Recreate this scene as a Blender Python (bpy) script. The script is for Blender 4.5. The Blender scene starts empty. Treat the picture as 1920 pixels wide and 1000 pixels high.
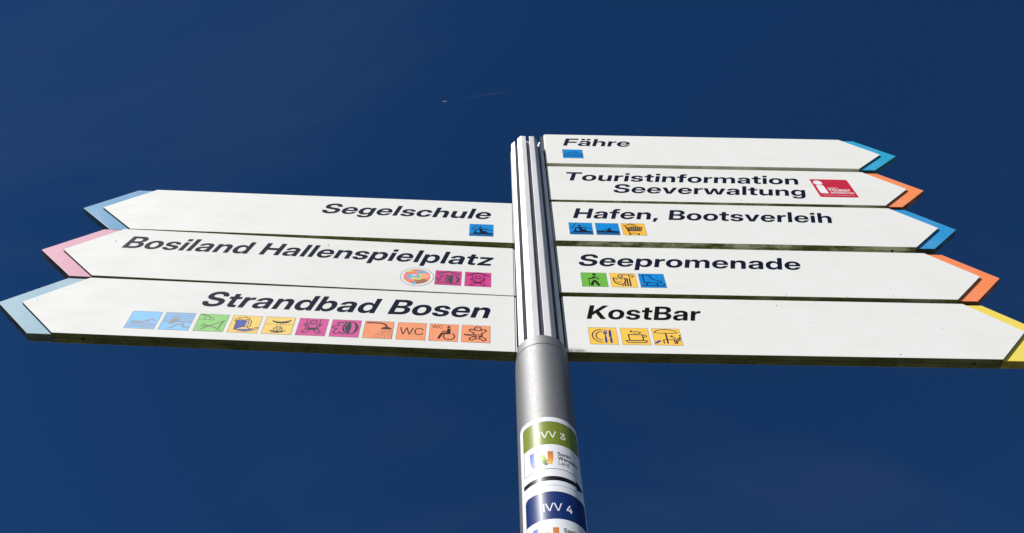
import bpy, bmesh, math, json, random
from mathutils import Vector, Matrix
from mathutils.geometry import tessellate_polygon

S = bpy.context.scene
COL = S.collection
R = math.radians
H = 0.2            # height of one sign board in metres; local layouts are given in board heights
CAMZ = 1.6

# ---------------------------------------------------------------- camera
PITCH, ROLL, FPX = 1.04362, 0.02077, 1815.125
ct, st, cr, sr = math.cos(PITCH), math.sin(PITCH), math.cos(ROLL), math.sin(ROLL)
cam = bpy.data.cameras.new('camera')
co = bpy.data.objects.new('camera', cam)
COL.objects.link(co)
rt, up, fw = Vector((1, 0, 0)), Vector((0, -st, ct)), Vector((0, ct, st))
rt2, up2 = rt * cr - up * sr, rt * sr + up * cr
m = Matrix((rt2, up2, -fw)).transposed().to_4x4()
m.translation = Vector((0, 0, CAMZ))
co.matrix_world = m
cam.sensor_width = 36
cam.lens = FPX / 1920 * 36
cam.shift_y = -0.0006
cam.clip_start = 0.05
cam.clip_end = 60000
S.camera = co

# ---------------------------------------------------------------- sky, sun, exposure
SUN_EL, SUN_AZ = 49.0, 43.5          # azimuth counted from behind the camera towards the left
w = bpy.data.worlds.new('World')
S.world = w
w.use_nodes = True
nt = w.node_tree
nt.nodes.clear()
out = nt.nodes.new('ShaderNodeOutputWorld')
bg = nt.nodes.new('ShaderNodeBackground')
sky = nt.nodes.new('ShaderNodeTexSky')
sky.sky_type = 'NISHITA'
sky.sun_disc = False
sky.sun_elevation = R(SUN_EL)
sky.sun_rotation = R(180 + SUN_AZ)
sky.altitude = 2600
sky.air_density = 0.75
sky.dust_density = 0.0
sky.ozone_density = 4.5
bg.inputs['Strength'].default_value = 0.05
hsv = nt.nodes.new('ShaderNodeHueSaturation')      # polarised deep blue of a clear autumn sky
hsv.inputs['Saturation'].default_value = 1.22
hsv.inputs['Hue'].default_value = 0.504
hsv.inputs['Value'].default_value = 1.22
# a few veils of thin cirrus
tc = nt.nodes.new('ShaderNodeTexCoord')
mp = nt.nodes.new('ShaderNodeMapping')
mp.inputs['Scale'].default_value = (1.6, 3.2, 1.6)
mp.inputs['Rotation'].default_value = (0.3, 0.2, 0.7)
mp.inputs['Location'].default_value = (2.1, 1.7, 0.9)
nz = nt.nodes.new('ShaderNodeTexNoise')
nz.inputs['Scale'].default_value = 1.3
nz.inputs['Detail'].default_value = 7
nz.inputs['Roughness'].default_value = 0.55
nz.inputs['Distortion'].default_value = 0.6
cr_ = nt.nodes.new('ShaderNodeMapRange')
cr_.inputs['From Min'].default_value = 0.5
cr_.inputs['From Max'].default_value = 0.85
cr_.inputs['To Max'].default_value = 0.10
mx = nt.nodes.new('ShaderNodeMix')
mx.data_type = 'RGBA'
mx.inputs[7].default_value = (2.3, 2.6, 3.2, 1)
L = nt.links.new
L(sky.outputs[0], hsv.inputs['Color'])
L(tc.outputs['Generated'], mp.inputs[0])
L(mp.outputs[0], nz.inputs['Vector'])
L(nz.outputs['Fac'], cr_.inputs['Value'])
L(cr_.outputs[0], mx.inputs[0])
L(hsv.outputs[0], mx.inputs[6])
L(mx.outputs[2], bg.inputs['Color'])
L(bg.outputs[0], out.inputs[0])

sl = bpy.data.lights.new('sun', 'SUN')
sl.energy = 5.0
sl.angle = R(0.53)
sl.color = (1.0, 0.965, 0.91)
so = bpy.data.objects.new('sun', sl)
COL.objects.link(so)
e, a = R(SUN_EL), R(SUN_AZ)
sd = Vector((-math.sin(a) * math.cos(e), -math.cos(a) * math.cos(e), math.sin(e)))
so.rotation_euler = sd.to_track_quat('Z', 'Y').to_euler()
so.location = sd * 20

S.view_settings.view_transform = 'Standard'
S.view_settings.look = 'None'
S.view_settings.exposure = 0.38
S.view_settings.gamma = 1
S.view_settings.use_curve_mapping = False

# ---------------------------------------------------------------- materials
def lin(c):
    return tuple((x / 255 / 12.92) if x / 255 <= 0.04045 else ((x / 255 + 0.055) / 1.055) ** 2.4 for x in c) + (1,)

def mat(name, col, rough=0.5, metal=0.0, coat=0.0, spec=0.5):
    M = bpy.data.materials.new(name)
    M.use_nodes = True
    b = M.node_tree.nodes['Principled BSDF']
    b.inputs['Base Color'].default_value = col if len(col) == 4 else tuple(col) + (1,)
    b.inputs['Roughness'].default_value = rough
    b.inputs['Metallic'].default_value = metal
    b.inputs['Coat Weight'].default_value = coat
    b.inputs['Specular IOR Level'].default_value = spec
    return M

def node(M, t, **kw):
    n = M.node_tree.nodes.new(t)
    for k, v in kw.items():
        try:
            n.inputs[k.replace('_', ' ')].default_value = v
        except Exception:
            setattr(n, k, v)
    return n

def noise(M, scale, detail=4, rough=0.55, stretch=None):
    tc = node(M, 'ShaderNodeTexCoord')
    n = node(M, 'ShaderNodeTexNoise', Scale=scale, Detail=detail, Roughness=rough)
    if stretch:
        mp = node(M, 'ShaderNodeMapping', Scale=stretch)
        M.node_tree.links.new(tc.outputs['Object'], mp.inputs[0])
        M.node_tree.links.new(mp.outputs[0], n.inputs['Vector'])
    else:
        M.node_tree.links.new(tc.outputs['Object'], n.inputs['Vector'])
    return n

def rng(M, src, a, b, c=0.0, d=1.0):
    r = node(M, 'ShaderNodeMapRange')
    for k, v in (('From Min', a), ('From Max', b), ('To Min', c), ('To Max', d)):
        r.inputs[k].default_value = v
    M.node_tree.links.new(src, r.inputs['Value'])
    return r.outputs[0]

def mix(M, f, A, B):
    n = node(M, 'ShaderNodeMix')
    n.data_type = 'RGBA'
    l = M.node_tree.links.new
    if hasattr(f, 'is_linked'): l(f, n.inputs[0])
    else: n.inputs[0].default_value = f
    for i, v in ((6, A), (7, B)):
        if hasattr(v, 'is_linked'): l(v, n.inputs[i])
        else: n.inputs[i].default_value = v if len(v) == 4 else tuple(v) + (1,)
    return n.outputs[2]

def bsdf(M): return M.node_tree.nodes['Principled BSDF']

def weather(M, col, amount=0.05, specks=0.0, stain=None):
    """faint cloudiness, rain grime and fly specks on a painted face"""
    l = M.node_tree.links.new
    n1 = noise(M, 9, 6, 0.6, (1, 1, 2.2))
    n2 = noise(M, 70, 3, 0.6)
    dirty = tuple(c * (1 - amount * 2.4) * k for c, k in zip(col[:3], (1.0, 0.995, 0.96)))
    c = mix(M, rng(M, n1.outputs['Fac'], 0.42, 0.75), col, dirty)
    c = mix(M, rng(M, n2.outputs['Fac'], 0.5, 0.85, 0, 0.2), c, dirty)
    if specks:
        tc = node(M, 'ShaderNodeTexCoord')
        v = node(M, 'ShaderNodeTexVoronoi', Scale=26.0)
        v.inputs['Randomness'].default_value = 1.0
        l(tc.outputs['Object'], v.inputs['Vector'])
        big = node(M, 'ShaderNodeTexNoise', Scale=14.0, Detail=1.0)
        l(tc.outputs['Object'], big.inputs['Vector'])
        th = node(M, 'ShaderNodeMath', operation='LESS_THAN')
        l(v.outputs['Distance'], th.inputs[0])
        thr = rng(M, big.outputs['Fac'], 0.52, 0.8, 0.0, 0.055)
        l(thr, th.inputs[1])
        mu = node(M, 'ShaderNodeMath', operation='MULTIPLY')
        l(th.outputs[0], mu.inputs[0]); mu.inputs[1].default_value = specks
        c = mix(M, mu.outputs[0], c, (0.10, 0.09, 0.07))
    if stain:
        tc = node(M, 'ShaderNodeTexCoord')
        mp = node(M, 'ShaderNodeMapping')
        mp.inputs['Location'].default_value = (-stain[0] / stain[2], 0, -stain[1] / stain[3])
        mp.inputs['Scale'].default_value = (1 / stain[2], 0, 1 / stain[3])
        l(tc.outputs['Object'], mp.inputs[0])
        ln = node(M, 'ShaderNodeVectorMath', operation='LENGTH')
        l(mp.outputs[0], ln.inputs[0])
        n3 = noise(M, 120, 5, 0.7, (0.6, 1, 1.6))
        ad = node(M, 'ShaderNodeMath', operation='ADD')
        l(ln.outputs['Value'], ad.inputs[0])
        l(rng(M, n3.outputs['Fac'], 0.25, 0.75, -0.7, 0.7), ad.inputs[1])
        c = mix(M, rng(M, ad.outputs[0], 0.25, 1.0, 0.75, 0.0), c, (0.10, 0.10, 0.09))
    l(c, bsdf(M).inputs['Base Color'])
    l(rng(M, n1.outputs['Fac'], 0.3, 0.8, bsdf(M).inputs['Roughness'].default_value, bsdf(M).inputs['Roughness'].default_value + 0.12), bsdf(M).inputs['Roughness'])
    return M

WHITE = (0.80, 0.795, 0.765)
M_white = weather(mat('white_enamel', WHITE, 0.6, spec=0.07), WHITE, 0.018, 0.55)
M_white_smudged = weather(mat('white_enamel_smudged', WHITE, 0.6, spec=0.07), WHITE, 0.018, 0.55, stain=(0.118, 0.004, 0.03, 0.011))

def mossy(name, clean, moss, lo, hi, sc=22):
    M = mat(name, clean, 0.75)
    l = M.node_tree.links.new
    n = noise(M, sc, 8, 0.65, (0.55, 1.3, 1))
    n2 = noise(M, 160, 4, 0.7)
    f = rng(M, n.outputs['Fac'], lo, hi)
    dark = tuple(c * 0.35 for c in moss[:3])
    mm = mix(M, rng(M, n2.outputs['Fac'], 0.35, 0.62), moss, dark)
    l(mix(M, f, clean, mm), bsdf(M).inputs['Base Color'])
    bu = node(M, 'ShaderNodeBump', Strength=0.4, Distance=0.0008)
    l(n2.outputs['Fac'], bu.inputs['Height'])
    l(bu.outputs[0], bsdf(M).inputs['Normal'])
    return M
MOSS = (0.25, 0.26, 0.085)
M_edge = {
    'heavy': mossy('algae_covered_edge', (0.50, 0.50, 0.38), MOSS, 0.30, 0.50),
    'mid': mossy('algae_streaked_edge', (0.78, 0.78, 0.68), MOSS, 0.42, 0.56),
    'light': mossy('dusty_edge', (0.86, 0.86, 0.86), MOSS, 0.60, 0.72, 30),
    'dark': mossy('blackened_edge', (0.16, 0.165, 0.085), (0.11, 0.12, 0.035), 0.35, 0.6),
}
M_white_edge = mat('tip_rim_highlight', (0.74, 0.74, 0.73), 0.5)

def tipmat(name, rgb, worn=0.0):
    c = lin(rgb)
    M = mat(name, c, 0.6, spec=0.1)
    l = M.node_tree.links.new
    n1 = noise(M, 12, 6, 0.65)
    n2 = noise(M, 190, 3, 0.8, (0.3, 1, 1))
    pale = tuple(min(0.8, x * 0.6 + 0.34) for x in c[:3])
    cc = mix(M, rng(M, n1.outputs['Fac'], 0.45, 0.75, 0, 0.16 + worn * 0.4), c, pale)
    if worn:
        mul = node(M, 'ShaderNodeMath', operation='MULTIPLY')
        l(rng(M, n1.outputs['Fac'], 0.5, 0.62), mul.inputs[0])
        l(rng(M, n2.outputs['Fac'], 0.62, 0.7, 0, worn), mul.inputs[1])
        cc = mix(M, mul.outputs[0], cc, (0.75, 0.78, 0.8))
    l(cc, bsdf(M).inputs['Base Color'])
    return M

def flat(name, rgb, rough=0.45):
    M = mat(name, lin(rgb) if max(rgb) > 1 else rgb, max(rough, 0.6), spec=0.03)
    c = bsdf(M).inputs['Base Color'].default_value[:]
    n = noise(M, 45, 4, 0.6)
    k = tuple(min(0.85, x * 0.90 + 0.008) for x in c[:3])
    M.node_tree.links.new(mix(M, rng(M, n.outputs['Fac'], 0.4, 0.75), c, k), bsdf(M).inputs['Base Color'])
    return M

_cache = {}
def F(name, rgb, rough=0.45):
    if name not in _cache: _cache[name] = flat(name, rgb, rough)
    return _cache[name]

# ---------------------------------------------------------------- object helpers
def empty(name, loc, rz, label, cat, group=None):
    o = bpy.data.objects.new(name, None)
    o.empty_display_size = 0.05
    COL.objects.link(o)
    o.location = loc
    o.rotation_euler = (0, 0, rz)
    o['label'] = label
    o['category'] = cat
    if group: o['group'] = group
    return o

def mesh_obj(name, verts, faces, mats, parent=None, midx=None, smooth=False, label=None):
    me = bpy.data.meshes.new(name)
    me.from_pydata([tuple(v) for v in verts], [], [tuple(f) for f in faces])
    for mm in mats: me.materials.append(mm)
    if midx:
        for p, i in zip(me.polygons, midx): p.material_index = i
    if smooth:
        for p in me.polygons: p.use_smooth = True
    me.update()
    o = bpy.data.objects.new(name, me)
    COL.objects.link(o)
    if parent: o.parent = parent
    if label: o['label'] = label
    return o

def bm_obj(name, bm, mats, parent=None, smooth=False, label=None):
    me = bpy.data.meshes.new(name)
    bmesh.ops.recalc_face_normals(bm, faces=bm.faces[:])
    bm.to_mesh(me); bm.free()
    for mm in mats: me.materials.append(mm)
    if smooth:
        for p in me.polygons: p.use_smooth = True
    o = bpy.data.objects.new(name, me)
    COL.objects.link(o)
    if parent: o.parent = parent
    if label: o['label'] = label
    return o

def prism(bm, poly, y0, y1, shear=0.0, front=0, side=1, bev=0.0, back=None, diag=False):
    """poly: [(x,z)] in board heights, extruded in depth y0..y1 (board heights)"""
    vs = []
    for y in (y0, y1):
        vs.append([bm.verts.new((x * H, y * H, (z + shear * x) * H)) for x, z in poly])
    n = len(poly)
    fs = [bm.faces.new(vs[0]), bm.faces.new(vs[1][::-1])]
    fs[0].material_index = front
    fs[1].material_index = front if back is None else back
    for i in range(n):
        f = bm.faces.new((vs[0][i], vs[1][i], vs[1][(i + 1) % n], vs[0][(i + 1) % n]))
        f.material_index = 2 if (diag and i == 3) else side  # lower slanted edge painted near black to deepen the shadow over the tip
        fs.append(f)
    if bev:
        ed = set(fs[0].edges) if back == 2 else set(fs[1].edges) if front == 2 else set(fs[0].edges) | set(fs[1].edges)
        r = bmesh.ops.bevel(bm, geom=list(ed), offset=bev, segments=2, profile=0.6, affect='EDGES', clamp_overlap=True)
    return fs

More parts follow.
